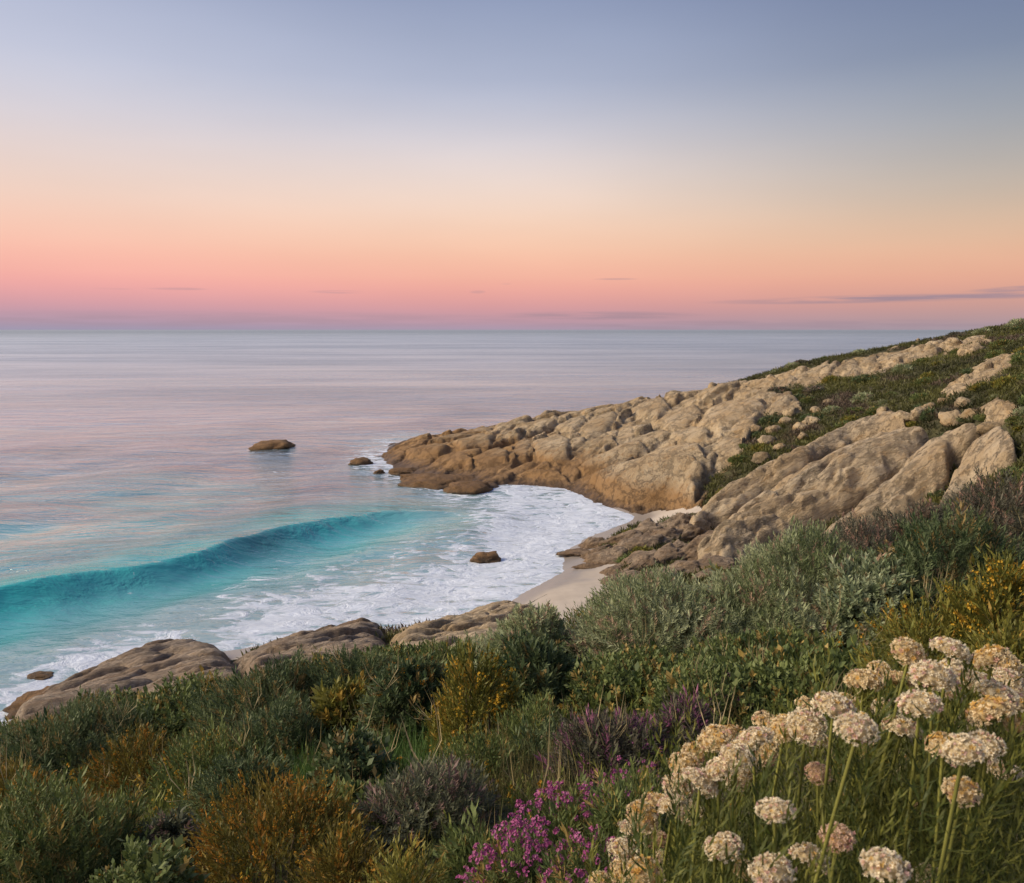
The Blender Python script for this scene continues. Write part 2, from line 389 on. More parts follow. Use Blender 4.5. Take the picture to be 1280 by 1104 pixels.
M_LEDGE = rock_material("ledge_gneiss", (0.27, 0.195, 0.13), (0.42, 0.335, 0.25), (0.27, 0.165, 0.085), (0.075, 0.05, 0.035), tide=(0.1, 0.25), stretch=(0.3, 1.2, 1.4), rot=36, scale=2.0, vein=0.35)
M_BOULDER = rock_material("brown_boulder_stone", (0.225, 0.155, 0.095), (0.36, 0.275, 0.19), (0.26, 0.155, 0.07), (0.07, 0.045, 0.03), tide=(0.1, 0.3), scale=2.0, stretch=(0.5, 1, 1.2), rot=30)
M_SEAROCK = rock_material("tidal_rock_stone", (0.20, 0.115, 0.055), (0.28, 0.165, 0.08), (0.26, 0.15, 0.05), (0.07, 0.045, 0.025), tide=(0.05, 0.2), scale=2.0)

def ground_material(name, sand=False):
    m, nt, out = new_mat(name); L = nt.links
    geo = N(nt, "ShaderNodeNewGeometry")
    n1 = N(nt, "ShaderNodeTexNoise", i_Scale=0.6, i_Detail=6.0, i_Roughness=0.6); L.new(geo.outputs["Position"], n1.inputs["Vector"])
    n2 = N(nt, "ShaderNodeTexNoise", i_Scale=14.0, i_Detail=5.0, i_Roughness=0.7); L.new(geo.outputs["Position"], n2.inputs["Vector"])
    b = N(nt, "ShaderNodeBsdfPrincipled")
    bp = N(nt, "ShaderNodeBump")
    if sand:
        r = ramp(nt, [(0.35, (0.42, 0.36, 0.295)), (0.65, (0.53, 0.46, 0.38))]); L.new(n1.outputs[0], r.inputs[0])
        sx = N(nt, "ShaderNodeSeparateXYZ"); L.new(geo.outputs["Position"], sx.inputs[0])
        w = N(nt, "ShaderNodeMath", operation="MULTIPLY_ADD", i_1=-0.5, i_2=0.0); L.new(n1.outputs[0], w.inputs[0]); L.new(sx.outputs["Z"], w.inputs[2])
        f = N(nt, "ShaderNodeMapRange", interpolation_type="SMOOTHSTEP"); f.inputs["From Min"].default_value = 0.24; f.inputs["From Max"].default_value = 0.0
        L.new(w.outputs[0], f.inputs["Value"])
        mx = N(nt, "ShaderNodeMix", data_type="RGBA"); L.new(f.outputs[0], mx.inputs["Factor"]); L.new(r.outputs[0], mx.inputs["A"])
        mx.inputs["B"].default_value = (0.29, 0.255, 0.225, 1)
        L.new(mx.outputs["Result"], b.inputs["Base Color"])
        ro = N(nt, "ShaderNodeMapRange"); ro.inputs["To Min"].default_value = 0.9; ro.inputs["To Max"].default_value = 0.28
        L.new(f.outputs[0], ro.inputs["Value"]); L.new(ro.outputs[0], b.inputs["Roughness"])
        bp.inputs["Strength"].default_value = 0.25; bp.inputs["Distance"].default_value = 0.05
    else:
        r = ramp(nt, [(0.3, (0.10, 0.075, 0.045)), (0.5, (0.085, 0.08, 0.035)), (0.72, (0.12, 0.115, 0.045))]); L.new(n1.outputs[0], r.inputs[0])
        L.new(r.outputs[0], b.inputs["Base Color"]); b.inputs["Roughness"].default_value = 0.95
        bp.inputs["Strength"].default_value = 1.0; bp.inputs["Distance"].default_value = 0.15
    L.new(n2.outputs[0], bp.inputs["Height"]); L.new(bp.outputs[0], b.inputs["Normal"]); L.new(b.outputs[0], out.inputs[0])
    return m
M_SAND = ground_material("beach_sand", True)
M_SOIL = ground_material("dark_soil")

# ------------------------------------------------------------------ headland patch
POLY = dict(
    main=[(478, 556), (510, 545), (600, 533), (715, 512), (800, 496), (880, 480), (905, 486), (960, 490), (995, 500), (1003, 512), (960, 520), (938, 545), (925, 572), (905, 592), (888, 604), (882, 622), (868, 634), (800, 641), (740, 630), (690, 612), (640, 610), (600, 625), (540, 622), (478, 600)],
    upper=[(900, 487), (960, 470), (1050, 453), (1150, 432), (1225, 420), (1240, 426), (1190, 440), (1120, 460), (1040, 478), (960, 488), (925, 492)],
    knoll=[(1175, 492), (1205, 468), (1240, 447), (1275, 446), (1262, 464), (1225, 482), (1190, 500)],
    knob=[(1222, 512), (1250, 500), (1272, 510), (1262, 526), (1235, 530)],
    w1=[(850, 664), (885, 635), (943, 590), (1005, 559), (1053, 535), (1102, 518), (1133, 519), (1137, 534), (1095, 543), (1047, 560), (995, 588), (954, 612), (909, 647), (866, 676)],
    w2=[(862, 690), (909, 656), (957, 615), (998, 589), (1050, 563), (1098, 545), (1143, 535), (1167, 545), (1160, 559), (1129, 587), (1095, 614), (1053, 637), (1005, 661), (943, 690), (905, 705), (868, 706)],
    w3=[(933, 712), (1012, 673), (1060, 645), (1095, 618), (1115, 598), (1143, 571), (1170, 551), (1219, 533), (1232, 538), (1212, 559), (1193, 573), (1189, 590), (1170, 611), (1136, 635), (1081, 657), (1033, 672), (978, 697)],
    w4=[(1050, 668), (1122, 643), (1170, 629), (1195, 588), (1205, 566), (1239, 544), (1267, 551), (1276, 566), (1253, 583), (1215, 601), (1170, 637), (1115, 655)],
    foot=[(715, 694), (760, 668), (835, 648), (862, 650), (868, 690), (905, 703), (872, 728), (800, 738), (765, 730), (800, 700)],
)
az = np.radians(np.linspace(-19, 41, 560)); rr_ = np.concatenate([np.linspace(27, 60, 250), np.linspace(60.16, 100, 200)])
R2, A2 = np.meshgrid(rr_, az, indexing="ij")
X, Y = R2 * np.sin(A2), R2 * np.cos(A2)
Zb = base_z(X, Y)
wx, wy = fbm(X * 0.5, Y * 0.5, oct=4, seed=3), fbm(X * 0.5, Y * 0.5, oct=4, seed=9)
Ub, Vb = to_px(X, Y, Zb)
Uw, Vw = Ub + 9 * wx, Vb + 5 * wy
ids = np.full(X.shape, -1, int)          # -1 soil, -2 sand
Z = Zb.copy(); tone = np.full(X.shape, 0.5)
beach_poly = [(560, 800), (620, 740), (690, 690), (740, 655), (772, 625), (870, 625), (880, 640), (760, 668), (715, 694), (800, 705), (765, 730), (775, 760), (760, 800), (640, 820)]
ids[in_poly(Uw, Vw, beach_poly) | (Zb < 0.35)] = -2

def voronoi_rock(mask, seeds, metric, kblk, amp, steps, seed, warp=0.9, dip=0.7):
    """jointed bedrock: every cell a rounded block with a crevice round it"""
    th, ax, ay = metric
    c, s = math.cos(th), math.sin(th)
    def tr(x, y): return np.stack([(x * c + y * s) / ax, (-x * s + y * c) / ay], -1)
    x, y = X[mask], Y[mask]
    wxx = x + warp * fbm(x * 0.35, y * 0.35, oct=3, seed=seed); wyy = y + warp * 1.6 * fbm(x * 0.35, y * 0.35, oct=3, seed=seed + 5)
    q, S = tr(wxx, wyy), tr(seeds[:, 0], seeds[:, 1])
    f1 = np.full(len(q), 1e9); f2 = f1.copy(); i1 = np.zeros(len(q), int)
    for k in range(len(S)):
        d = ((q - S[k]) ** 2).sum(-1)
        near = d < f1
        f2 = np.where(near, f1, np.minimum(f2, d)); i1 = np.where(near, k, i1); f1 = np.where(near, d, f1)
    e = (f2 - f1) / (np.sqrt(f1) + np.sqrt(f2) + 1e-6)      # distance to the joint, in cells
    pil = 1 - np.exp(-e * kblk)
    rg = np.random.default_rng(seed)
    off = rg.uniform(-1, 1, len(S)) * steps
    tilt = rg.normal(0, 0.055, (len(S), 2)) + np.array([0.12, -0.05]) * dip
    lx, ly = x - seeds[i1, 0], y - seeds[i1, 1]
    h = amp * (pil - 0.8) + off[i1] + np.clip(tilt[i1, 0] * lx + tilt[i1, 1] * ly, -0.55, 0.55)
    return h, i1, rg.uniform(0, 1, len(S))[i1], e
def seed_cells(mask, n, rg, mind):
    idx = np.flatnonzero(mask.ravel()); w = (R2.ravel()[idx]) * 1.0
    pts = []
    for k in rg.choice(idx, size=min(len(idx), n * 40), p=w / w.sum(), replace=False):
        p = np.array([X.ravel()[k], Y.ravel()[k]])
        if all(((p - q) ** 2 / np.array([mind[0], mind[1]]) ** 2).sum() > 1 for q in pts): pts.append(p)
        if len(pts) >= n: break
    return np.array(pts)

next_id = 0
ROCK_IDS = {}
for nm, n, mind, metric, amp, steps, kb in [("main", 62, (1.6, 3.2), (math.radians(50), 9.0, 3.0), 0.40, 0.13, 14.0),
                                            ("upper", 40, (1.5, 3.0), (math.radians(46), 6.0, 2.2), 0.45, 0.16, 13.0),
                                            ("knoll", 12, (1.4, 2.6), (math.radians(50), 3.6, 1.6), 0.5, 0.25, 9.0), ("knob", 5, (1.4, 2.0), (0.6, 2.0, 1.6), 0.5, 0.2, 9)]:
    mk = in_poly(Uw, Vw, POLY[nm])
    if nm == "main":
        mk |= (Y > 60) & (Zb > -1.0) & (X < 24) & (Ub < 880) & (Zb < 9)
    mk &= ids < 0
    seeds = seed_cells(mk, n, np.random.default_rng(31 + n), mind)
    h, i1, tn, e = voronoi_rock(mk, seeds, metric, kb, amp, steps, 40 + n)
    x, y = X[mk], Y[mk]
    # finer joints inside the blocks, running with the grain
    sub = seed_cells(mk, n * 3, np.random.default_rng(77 + n), (mind[0] * 0.42, mind[1] * 0.42))
    h2, _, tn2, _ = voronoi_rock(mk, sub, (metric[0] - 0.3, metric[1] * 0.6, metric[2] * 0.34), 14.0, 0.08, 0.03, 90 + n, 0.7, 0.2)
    ed = poly_dist(Uw[mk], Vw[mk], POLY[nm]) * R2[mk] / 1005 * 1.5
    lift = smooth(0, 1.2, ed) * 0.45
    low = smooth(-0.3, 1.2, Zb[mk])
    # ledges: bedding that dips into the hill
    c_, s_ = math.cos(metric[0] + 0.1), math.sin(metric[0] + 0.1)
    f_ = ((-x * s_ + y * c_ + 0.9 * fbm(x * 0.22, y * 0.16, oct=3, seed=67)) / 2.1) % 1.0
    gv = 0.36 * smooth(-0.2, 0.3, pnoise(x * 0.25, y * 0.18, seed=68)) * np.exp(-((f_ - 0.5) / 0.07) ** 2)
    bed = Zb[mk] * 1.0 + 0.10 * y - 0.05 * x + 0.35 * fbm(x * 0.25, y * 0.25, oct=3, seed=60)
    led = (np.abs((bed / 0.9) % 1.0 - 0.5) - 0.25) * 0.35
    Z[mk] = Zb[mk] + h * (0.35 + 0.65 * low) + h2 * (0.5 + 0.5 * low) + lift * 0.6 + 0.35 * led * low - gv * low + 0.06 * fbm(x * 0.9, y * 0.6, oct=6, seed=22, gain=0.62) + 0.13 * (0.3 - np.abs(fbm(x * 0.5 - y * 0.1, y * 0.35, oct=5, seed=26, gain=0.55)))
    ids[mk] = next_id + i1; tone[mk] = 0.7 * tn + 0.3 * tn2
    ROCK_IDS[nm] = (next_id, next_id + len(seeds)); next_id += len(seeds)
# the blocks that stand out of the point, each with its own outline
BLOCKS = [[(745, 620), (800, 638), (868, 634), (886, 606), (872, 586), (822, 577), (772, 590), (736, 604)], [(663, 556), (694, 544), (713, 550), (714, 576), (696, 586), (672, 578)],
          [(718, 590), (745, 574), (775, 561), (801, 556), (811, 565), (785, 581), (750, 594), (728, 597)], [(766, 553), (779, 531), (793, 529), (794, 547), (788, 558), (771, 563)],
          [(803, 575), (830, 564), (876, 561), (883, 580), (856, 589), (820, 592), (799, 586)], [(781, 520), (799, 506), (831, 499), (839, 512), (823, 531), (800, 526)],
          [(818, 531), (840, 516), (871, 509), (882, 522), (861, 538), (835, 547)], [(834, 545), (867, 535), (887, 540), (888, 557), (850, 560)],
          [(868, 541), (884, 514), (915, 504), (957, 504), (956, 516), (930, 531), (900, 547)], [(893, 562), (904, 546), (927, 550), (927, 571), (905, 578)],
          [(720, 545), (742, 522), (768, 516), (776, 526), (758, 545), (735, 555)], [(640, 562), (655, 545), (664, 552), (662, 574), (646, 578)], [(690, 540), (712, 525), (733, 522), (735, 532), (715, 545)],
          [(585, 575), (620, 562), (638, 566), (636, 584), (600, 592)], [(560, 556), (600, 546), (625, 548), (612, 560), (575, 566)], [(505, 566), (545, 556), (566, 562), (548, 574), (510, 578)], [(640, 600), (665, 590), (700, 596), (715, 608), (690, 612)]]
for bi, poly in enumerate(BLOCKS):
    pu, pv = Ub + 4 * wx, Vb + 2.5 * wy
    mk = in_poly(pu, pv, poly) & (ids >= 0) & (Y < 96)
    if mk.sum() < 12: continue
    k_ = max(np.ptp(np.array(poly)[:, 0]), 30) / 60
    d = np.clip(poly_dist(pu[mk], pv[mk], poly) / (9 * min(k_, 1.6)), 0, 1)
    x, y = X[mk], Y[mk]; lx, ly = x - x.mean(), y - y.mean()
    A = 0.75 * min(k_, 1.3) * (1.5 if bi == 0 else 1)
    Z[mk] = Zb[mk] - 0.12 + A * (1 - (1 - d) ** 2.4) ** 0.6 + np.clip(0.07 * lx - 0.02 * ly, -0.3, 0.3) * d + 0.05 * fbm(x * 0.9, y * 0.7, oct=6, seed=300 + bi, gain=0.6)
    ids[mk] = next_id; tone[mk] = 0.4 + 0.35 * ((bi * 0.618) % 1); next_id += 1
SLABS = {}
for nm, A, hw, base_off in [("w1", 1.5, 20, -0.5), ("w2", 1.9, 34, -0.6), ("w3", 1.6, 21, -0.5), ("w4", 1.5, 19, -0.45)]:
    pu, pv = Ub + 5 * wx, Vb + 3 * wy
    mk = in_poly(pu, pv, POLY[nm])
    mk[mk] = poly_dist(pu[mk], pv[mk], POLY[nm]) > 2.2
    d = np.clip((poly_dist(pu[mk], pv[mk], POLY[nm]) - 2.2) / hw, 0, 1)
    pil = (1 - (1 - d) ** 2.2) ** 0.62
    a = np.array(POLY[nm]); pl, pr = hit(*a[np.argmin(a[:, 0])]), hit(*a[np.argmax(a[:, 0])])
    th = math.atan2(pr[1] - pl[1], pr[0] - pl[0])
    seeds = seed_cells(mk, 30, np.random.default_rng(5 + hw), (1.5, 0.8))
    h, i1, tn, e = voronoi_rock(mk, seeds, (th + 0.05, 5.0, 0.85), 16.0, 0.34, 0.08, 140 + hw, 0.5, 0.1)
    x, y = X[mk], Y[mk]
    along = ((x - pl[0]) * math.cos(th) + (y - pl[1]) * math.sin(th)) / np.hypot(*(pr - pl)[:2])
    rough = 1.3 - 0.85 * smooth(0.25, 0.85, along)
    cr = -(x - pl[0]) * math.sin(th) + (y - pl[1]) * math.cos(th)
    gw = 0.55 * fbm(x * 0.35, y * 0.35, oct=3, seed=61 + hw)
    groove = 0
    for per, dep, wd_, ph_ in ((1.7, 0.50, 0.07, 0.2), (0.75, 0.17, 0.12, 0.5)):
        f_ = ((cr + gw) / per + ph_) % 1.0
        on = smooth(-0.25, 0.25, pnoise(x * 0.45 + 11 * per, y * 0.8, seed=int(per * 100)) + 0.9 * (0.75 - along * 1.1))
        groove = groove + dep * on * (np.exp(-((f_ - 0.5) / wd_) ** 2) - 0.35 * (f_ > 0.5) * (1 - f_) * 2)
    Z[mk] = -groove * smooth(0.05, 0.4, d) + Zb[mk] + base_off + A * pil + h * rough * smooth(0, 0.35, d) + 0.09 * fbm(x * 1.1, y * 1.6, oct=6, seed=29, gain=0.6) + 0.10 * np.sin((-(x) * math.sin(th) + y * math.cos(th)) * 3.1 + 2 * wx[mk]) * rough
    ids[mk] = 5000 + len(SLABS); tone[mk] = 0.5 + 0.25 * (tn - 0.5); SLABS[nm] = 5000 + len(SLABS)
    # gutter round the slab
    ring = ~mk & (ids == -1)
    dd = poly_dist(Ub, Vb, POLY[nm])
    Z = np.where(ring, Z - 0.5 * np.exp(-(dd / 10) ** 2), Z)
rk = ids >= 0
Zp = np.pad(Z, 1, mode="edge")
Z = np.where(rk, 0.5 * Z + 0.125 * (Zp[:-2, 1:-1] + Zp[2:, 1:-1] + Zp[1:-1, :-2] + Zp[1:-1, 2:]), Z)
soft = ids < 0
Z = np.where(soft & (ids == -1), Z + 0.15 * fbm(X * 0.8, Y * 0.8, oct=3, seed=71), Z)
Z = np.where(ids == -2, Z + 0.03 * fbm(X * 0.7, Y * 0.7, oct=3, seed=72), Z)
HP = dict(X=X, Y=Y, Z=Z, ids=ids, U=Ub, V=Vb)
# edge of the patch tucks under the wide ground sheet
FV = np.stack([X, Y, Z], -1).reshape(-1, 3); FF = grid_faces(*X.shape)
fid = ids.ravel()[FF].max(1)
FAT = {"tone": tone.ravel()}

headland = None
def emit(mask, name, mat, **kw):
    v, f, a = sub_mesh(FV, FF, mask, FAT)
    return link(name, mesh_np(name, v, f, mat, a), **kw)
headland = emit(fid == -1, "headland", M_SOIL, kind="structure")
emit(fid == -2, "beach", M_SAND, kind="structure")
for k in range(next_id):
    mk = fid == k
    if mk.sum() < 4: continue
    emit(mk, "rock", M_ROCK, parent=headland)
SLAB_LABEL = dict(w1="long narrow whaleback slab of pale rock, uppermost of the smooth slabs above the cove",
                  w2="broadest smooth whaleback slab of tan rock rising from the brown boulders by the sand",
                  w3="tan rock slab with a rounded hump at its upper end, below the broadest whaleback",
                  w4="smooth rounded brown slab ending at the scrub, rightmost and lowest of the whalebacks")
for nm, i in SLABS.items():
    emit(fid == i, "rock_slab", M_SLAB, label=SLAB_LABEL[nm], cat="rock", group="smooth rock slabs above the cove")

# ------------------------------------------------------------------ near rock ledges
az = np.radians(np.linspace(-48, 6, 460)); rr_ = np.linspace(12.5, 35, 300)
R2, A2 = np.meshgrid(rr_, az, indexing="ij")
X, Y = R2 * np.sin(A2), R2 * np.cos(A2)
Zb = base_z(X, Y); Ub, Vb = to_px(X, Y, Zb)
wx, wy = fbm(X * 0.7, Y * 0.7, oct=4, seed=3), fbm(X * 0.7, Y * 0.7, oct=4, seed=9)
NP = dict(dark=[(5, 905), (60, 868), (105, 842), (150, 822), (185, 806), (235, 800), (262, 808), (285, 822), (310, 870), (250, 910), (150, 940), (40, 960)],
          mid=[(284, 832), (330, 808), (400, 786), (455, 778), (482, 790), (488, 815), (486, 880), (400, 900), (312, 890), (296, 850)],
          right=[(484, 800), (530, 779), (580, 766), (640, 755), (690, 765), (712, 800), (680, 880), (490, 890), (487, 820)])
ids = np.full(X.shape, -1, int); Z = Zb.copy(); tone = np.full(X.shape, 0.5)
ids[(Zb < 0.45)] = -2
LED = {}
for nm, A, hw, off in [("dark", 1.0, 38, -0.30), ("mid", 0.95, 36, -0.3), ("right", 0.8, 30, -0.25)]:
    mk = in_poly(Ub + 7 * wx, Vb + 4 * wy, NP[nm]) & (R2 > 18.6)
    d = np.minimum(poly_dist(Ub[mk] + 7 * wx[mk], Vb[mk] + 4 * wy[mk], NP[nm]) / hw, 1)
    d = np.minimum(d, np.clip((R2[mk] - 18.6) / 2.6, 0, 1))
    pil = (1 - (1 - d) ** 2) ** 0.6
    x, y = X[mk], Y[mk]
    th = 0.62
    seeds = seed_cells(mk, 40, np.random.default_rng(hw), (1.3, 0.8))
    h, i1, tn, e = voronoi_rock(mk, seeds, (th, 2.8, 0.75), 7.0, 0.30, 0.12, 240 + hw, 0.5, 0.4)
    cr = -x * math.sin(th) + y * math.cos(th)
    lay = (np.abs((cr / 0.8 + 0.4 * fbm(x * 0.5, y * 0.5, oct=3, seed=33)) % 1.0 - 0.5) - 0.25) * 0.30
    Z[mk] = Zb[mk] + off + A * pil + h + lay + 0.06 * fbm(x * 2, y * 2, oct=4, seed=81)
    ids[mk] = len(LED); tone[mk] = 0.5 + 0.35 * (tn - 0.5) + (0.25 if nm == "right" else 0); LED[nm] = len(LED)
Z = np.where(ids == -1, Z - 0.05, Z)
FV = np.stack([X, Y, Z], -1).reshape(-1, 3); FF = grid_faces(*X.shape); fid = ids.ravel()[FF].max(1); FAT = {"tone": tone.ravel()}
emit(fid == -1, "slope_soil", M_SOIL, kind="structure")
emit((fid == -2), "shore_sand", M_SAND, kind="structure")
LED_LABEL = dict(dark="dark layered rock ledge with an overhanging nose, at the left above the foam",
                 mid="long grey sloping rock ledge between the dark ledge and the sandy-coloured rock",
                 right="pale sandy-coloured low rock at the near end of the beach, touching the sand")
for nm, i in LED.items():
    emit(fid == i, "rock_ledge", M_SLAB if nm == "right" else M_LEDGE, label=LED_LABEL[nm], cat="rock", group="rock ledges along the near shore")

# ------------------------------------------------------------------ the wide ground sheet
gx = np.concatenate([np.linspace(-45, -21, 16), np.linspace(-20, 24, 111), np.linspace(25, 110, 50)])
gy = np.concatenate([np.linspace(-35, -4, 20), np.linspace(-3.6, 30, 100), np.linspace(31, 135, 70)])
GX, GY = np.meshgrid(gx, gy)
GZ = base_z(GX, GY)
ga = np.degrees(np.arctan2(GX, GY)); gr_ = np.hypot(GX, GY)
inH = smooth(27.2, 29, gr_) * smooth(99.5, 97, gr_) * smooth(-19, -17.5, ga) * smooth(41, 39.5, ga)
inN = smooth(12.8, 14, gr_) * smooth(34.8, 33.5, gr_) * smooth(-48, -46, ga) * smooth(6, 4.5, ga)
GZ = GZ - 1.6 * np.maximum(inH, 0) - 0.9 * np.maximum(inN * (base_z(GX, GY) < 2.6), 0)
GZ += 0.06 * fbm(GX * 0.9, GY * 0.9, oct=3, seed=5)
link("ground", mesh_np("ground", np.stack([GX, GY, GZ], -1).reshape(-1, 3), grid_faces(*GX.shape), M_SOIL), kind="structure")
def ground_z(x, y):
    return base_z(np.asarray(x, float), np.asarray(y, float))

# ------------------------------------------------------------------ loose rocks and boulders
def rock_mesh(name, seed, sub=4, rough=0.32, flat=1.0, mat=None):
    bm = bmesh.new(); bmesh.ops.create_icosphere(bm, subdivisions=sub, radius=1.0)
    V = np.array([v.co[:] for v in bm.verts]); Fc = np.array([[v.index for v in f.verts] for f in bm.faces]); bm.free()
    o = seed * 13.7
    rg = np.random.default_rng(seed)
    r = np.ones(len(V))
    for k in range(9):                      # planes that chip the pebble into facets
        n = rg.normal(size=3); n /= np.linalg.norm(n); c = rg.uniform(0.55, 0.9)
        dn = V @ n
        r = np.minimum(r, np.where(dn > 0.05, c / np.maximum(dn, 0.05), 9))
    r = 0.2 + 0.8 * r
    r *= 1 + rough * fbm(V[:, 0] * 1.3 + o, V[:, 1] * 1.3, V[:, 2] * 1.3, oct=5, seed=seed, gain=0.58)
    lay = np.abs(((V[:, 2] * 2.4 + 0.5 * V[:, 0] + 0.4 * fbm(V[:, 0] + o, V[:, 1], V[:, 2], oct=2, seed=seed + 3)) % 1) - 0.5)
    r *= 1 + 0.10 * (lay - 0.25)
    V = V * r[:, None]; V[:, 2] *= flat
    return mesh_np(name, V, Fc, mat, {"tone": np.full(len(V), rg.uniform(0.2, 0.8))})
def place(name, me, loc, scale, rot, **kw):
    o = link(name, me, **kw); o.location = loc; o.scale = scale; o.rotation_euler = rot; return o
# rocks standing in the sea
for k, (u, v, w, hpx, lab, yaw) in enumerate([
        (340, 563, 40, 13, "lone brown rock with a humped back standing out in the open water", 0.1),
        (449, 581, 27, 9, "small low brown rock awash just off the tip of the point", 0.3),
        (474, 592, 13, 5, "tiniest rock breaking the foam close to the tip of the point", 0.7),
        (607, 701, 34, 12, "small brown rock alone in the foam before the beach", 0.2),
        (545, 607, 84, 17, "flat ochre reef rock washed by foam under the end of the point", -0.1),
        (590, 615, 54, 14, "jagged yellow-brown reef rock between the point and the breaking foam", 0.25),
        (50, 848, 26, 5, "half drowned ochre rock in the surf beside the dark ledge", 0.5),
        (215, 846, 1, 1, "", 0), (500, 592, 34, 9, "low jagged brown reef rock just under the upper tip of the point", 0.2), (522, 600, 40, 9, "brown reef rock in the wash between the tip and the flat ochre reef", 0.35), (492, 572, 26, 8, "small dark rock in the cleft of the tip of the point", -0.2), (52, 884, 75, 20, "low dark brown rock edging the foam at the foot of the dark ledge", 0.62)]):
    if not lab: continue
    p = at_z(u, v, 0.0); m_px = np.hypot(p[0], p[1]) / 1005
    sx = w * m_px * 0.62; hz = hpx * m_px * 0.75
    place("sea_rock", rock_mesh("sea_rock", 20 + k, 4, 0.30, 1.0, M_SEAROCK), (p[0], p[1] + sx * 0.25, 0.0), (sx, sx * 0.75, hz * 1.25), (0, 0, yaw),
          label=lab, cat="rock", group="rocks standing in the sea")
p = at_z(740, 709, 0.3)
place("beach_rock", rock_mesh("beach_rock", 61, 4, 0.3, 1.0, M_BOULDER), (p[0], p[1], 0.32), (0.95, 0.5, 0.13), (0, 0, 0.1), label="thin flat dark rock lying by itself on the pale sand", cat="rock")
p = at_z(722, 692, 0.2)
place("beach_rock", rock_mesh("beach_rock", 62, 4, 0.3, 1.0, M_BOULDER), (p[0], p[1], 0.22), (1.1, 0.6, 0.22), (0, 0, 0.2), label="low dark rock at the water's edge, first of the boulders by the sand", cat="rock")
# the brown boulders heaped at the foot of the slabs
BM = [rock_mesh("boulder", 100 + k, 5, 0.30, 1.0, M_BOULDER) for k in range(7)]
rg = np.random.default_rng(12)
FOOT = [(742, 683, 46, 20), (778, 679, 60, 24), (808, 669, 60, 24), (842, 659, 50, 22), (760, 700, 60, 24), (800, 688, 70, 30), (835, 676, 66, 28), (862, 668, 48, 26), (790, 712, 70, 24),
        (830, 704, 80, 28), (866, 694, 66, 28), (780, 728, 60, 18), (820, 726, 80, 22), (862, 716, 70, 24), (898, 708, 60, 20), (885, 682, 50, 24), (848, 690, 40, 20), (812, 676, 40, 20), (780, 690, 44, 18), (742, 694, 50, 14), (900, 694, 50, 18), (770, 716, 44, 14), (822, 664, 30, 12), (878, 726, 60, 16), (845, 662, 36, 18)]
FOOT_LAB = ["brown boulder at the seaward end of the heap, closest to the foam", "tall dark brown boulder second along the upper edge of the heap from the foam", "dark brown boulder in the middle of the upper edge of the heap", "brown boulder where the heap meets the top sand and the slabs",
 "brown boulder on the beach side of the heap, sand in front of it", "large brown boulder near the centre of the heap", "large boulder uphill of the heap's centre, under the first slab", "boulder wedged against the lower end of the long narrow slab",
 "flat-topped boulder low in the heap, facing the sand", "broad brown boulder low in the heap, behind the flat-topped one", "boulder pressed against the lower end of the broadest slab", "lowest boulder of the heap, half sunk in the sand",
 "wide low boulder at the front of the heap above the shrubs", "boulder at the front of the heap, halfway towards the slabs", "small boulder at the landward end of the heap beside a grassy gutter", "upright boulder between the two upper slabs' lower ends",
 "small boulder tucked in the centre of the heap towards the slabs", "small dark boulder behind the large central one", "small boulder in front of the large central one, by the sand", "low boulder at the water side, under the seaward end one",
 "boulder touching the foot of the broadest slab's lower corner", "small boulder at the sand's edge next to the flat-topped one", "small boulder at the upper sand, between two of the larger ones", "last flat boulder of the heap before the green mound", "small boulder above the heap's centre, under the first slab's nose"]
for k, (u, v, w, hpx) in enumerate(FOOT):
    p = hit(u, v); mpx = np.hypot(p[0], p[1]) / 1005
    a = w * mpx * 0.60; c = hpx * mpx * 0.62
    place("boulder", BM[k % 7], (p[0], p[1], p[2] - c * 0.05), (a, a * rg.uniform(0.55, 0.8), c), (rg.uniform(-0.2, 0.2), -0.25 + rg.uniform(-0.15, 0.1), 0.35 + rg.uniform(-0.3, 0.3)),
          label=FOOT_LAB[k], cat="rock", group="boulders heaped at the foot of the slabs")
SM = [rock_mesh("stone", 140 + k, 3, 0.3, 1.0, M_ROCK) for k in range(5)]
for k, (u, v, w) in enumerate([(966, 541, 22), (984, 530, 18), (1000, 537, 20), (1014, 531, 22), (1004, 548, 14), (958, 556, 26), (950, 575, 22), (975, 560, 14), (990, 520, 24), (1020, 516, 14), (1035, 505, 14), (945, 540, 20),
                               (1128, 526, 26), (1150, 522, 26), (1160, 514, 18), (1180, 505, 16), (1205, 508, 22), (1190, 527, 28), (1105, 516, 16), (1086, 500, 13), (1236, 540, 26), (1212, 520, 18), (1215, 442, 26), (1190, 432, 20), (1165, 440, 18)]):
    p = hit(u, v); mpx = np.hypot(p[0], p[1]) / 1005; a = w * mpx * 0.6
    place("stone", SM[k % 5], (p[0], p[1], p[2] + a * 0.2), (a, a * 0.8, a * 0.65), (0.1, -0.2, rg.uniform(0, 6)),
          label="pale loose stone lying among the scrub on the headland", cat="rock", group="loose stones among the headland scrub")

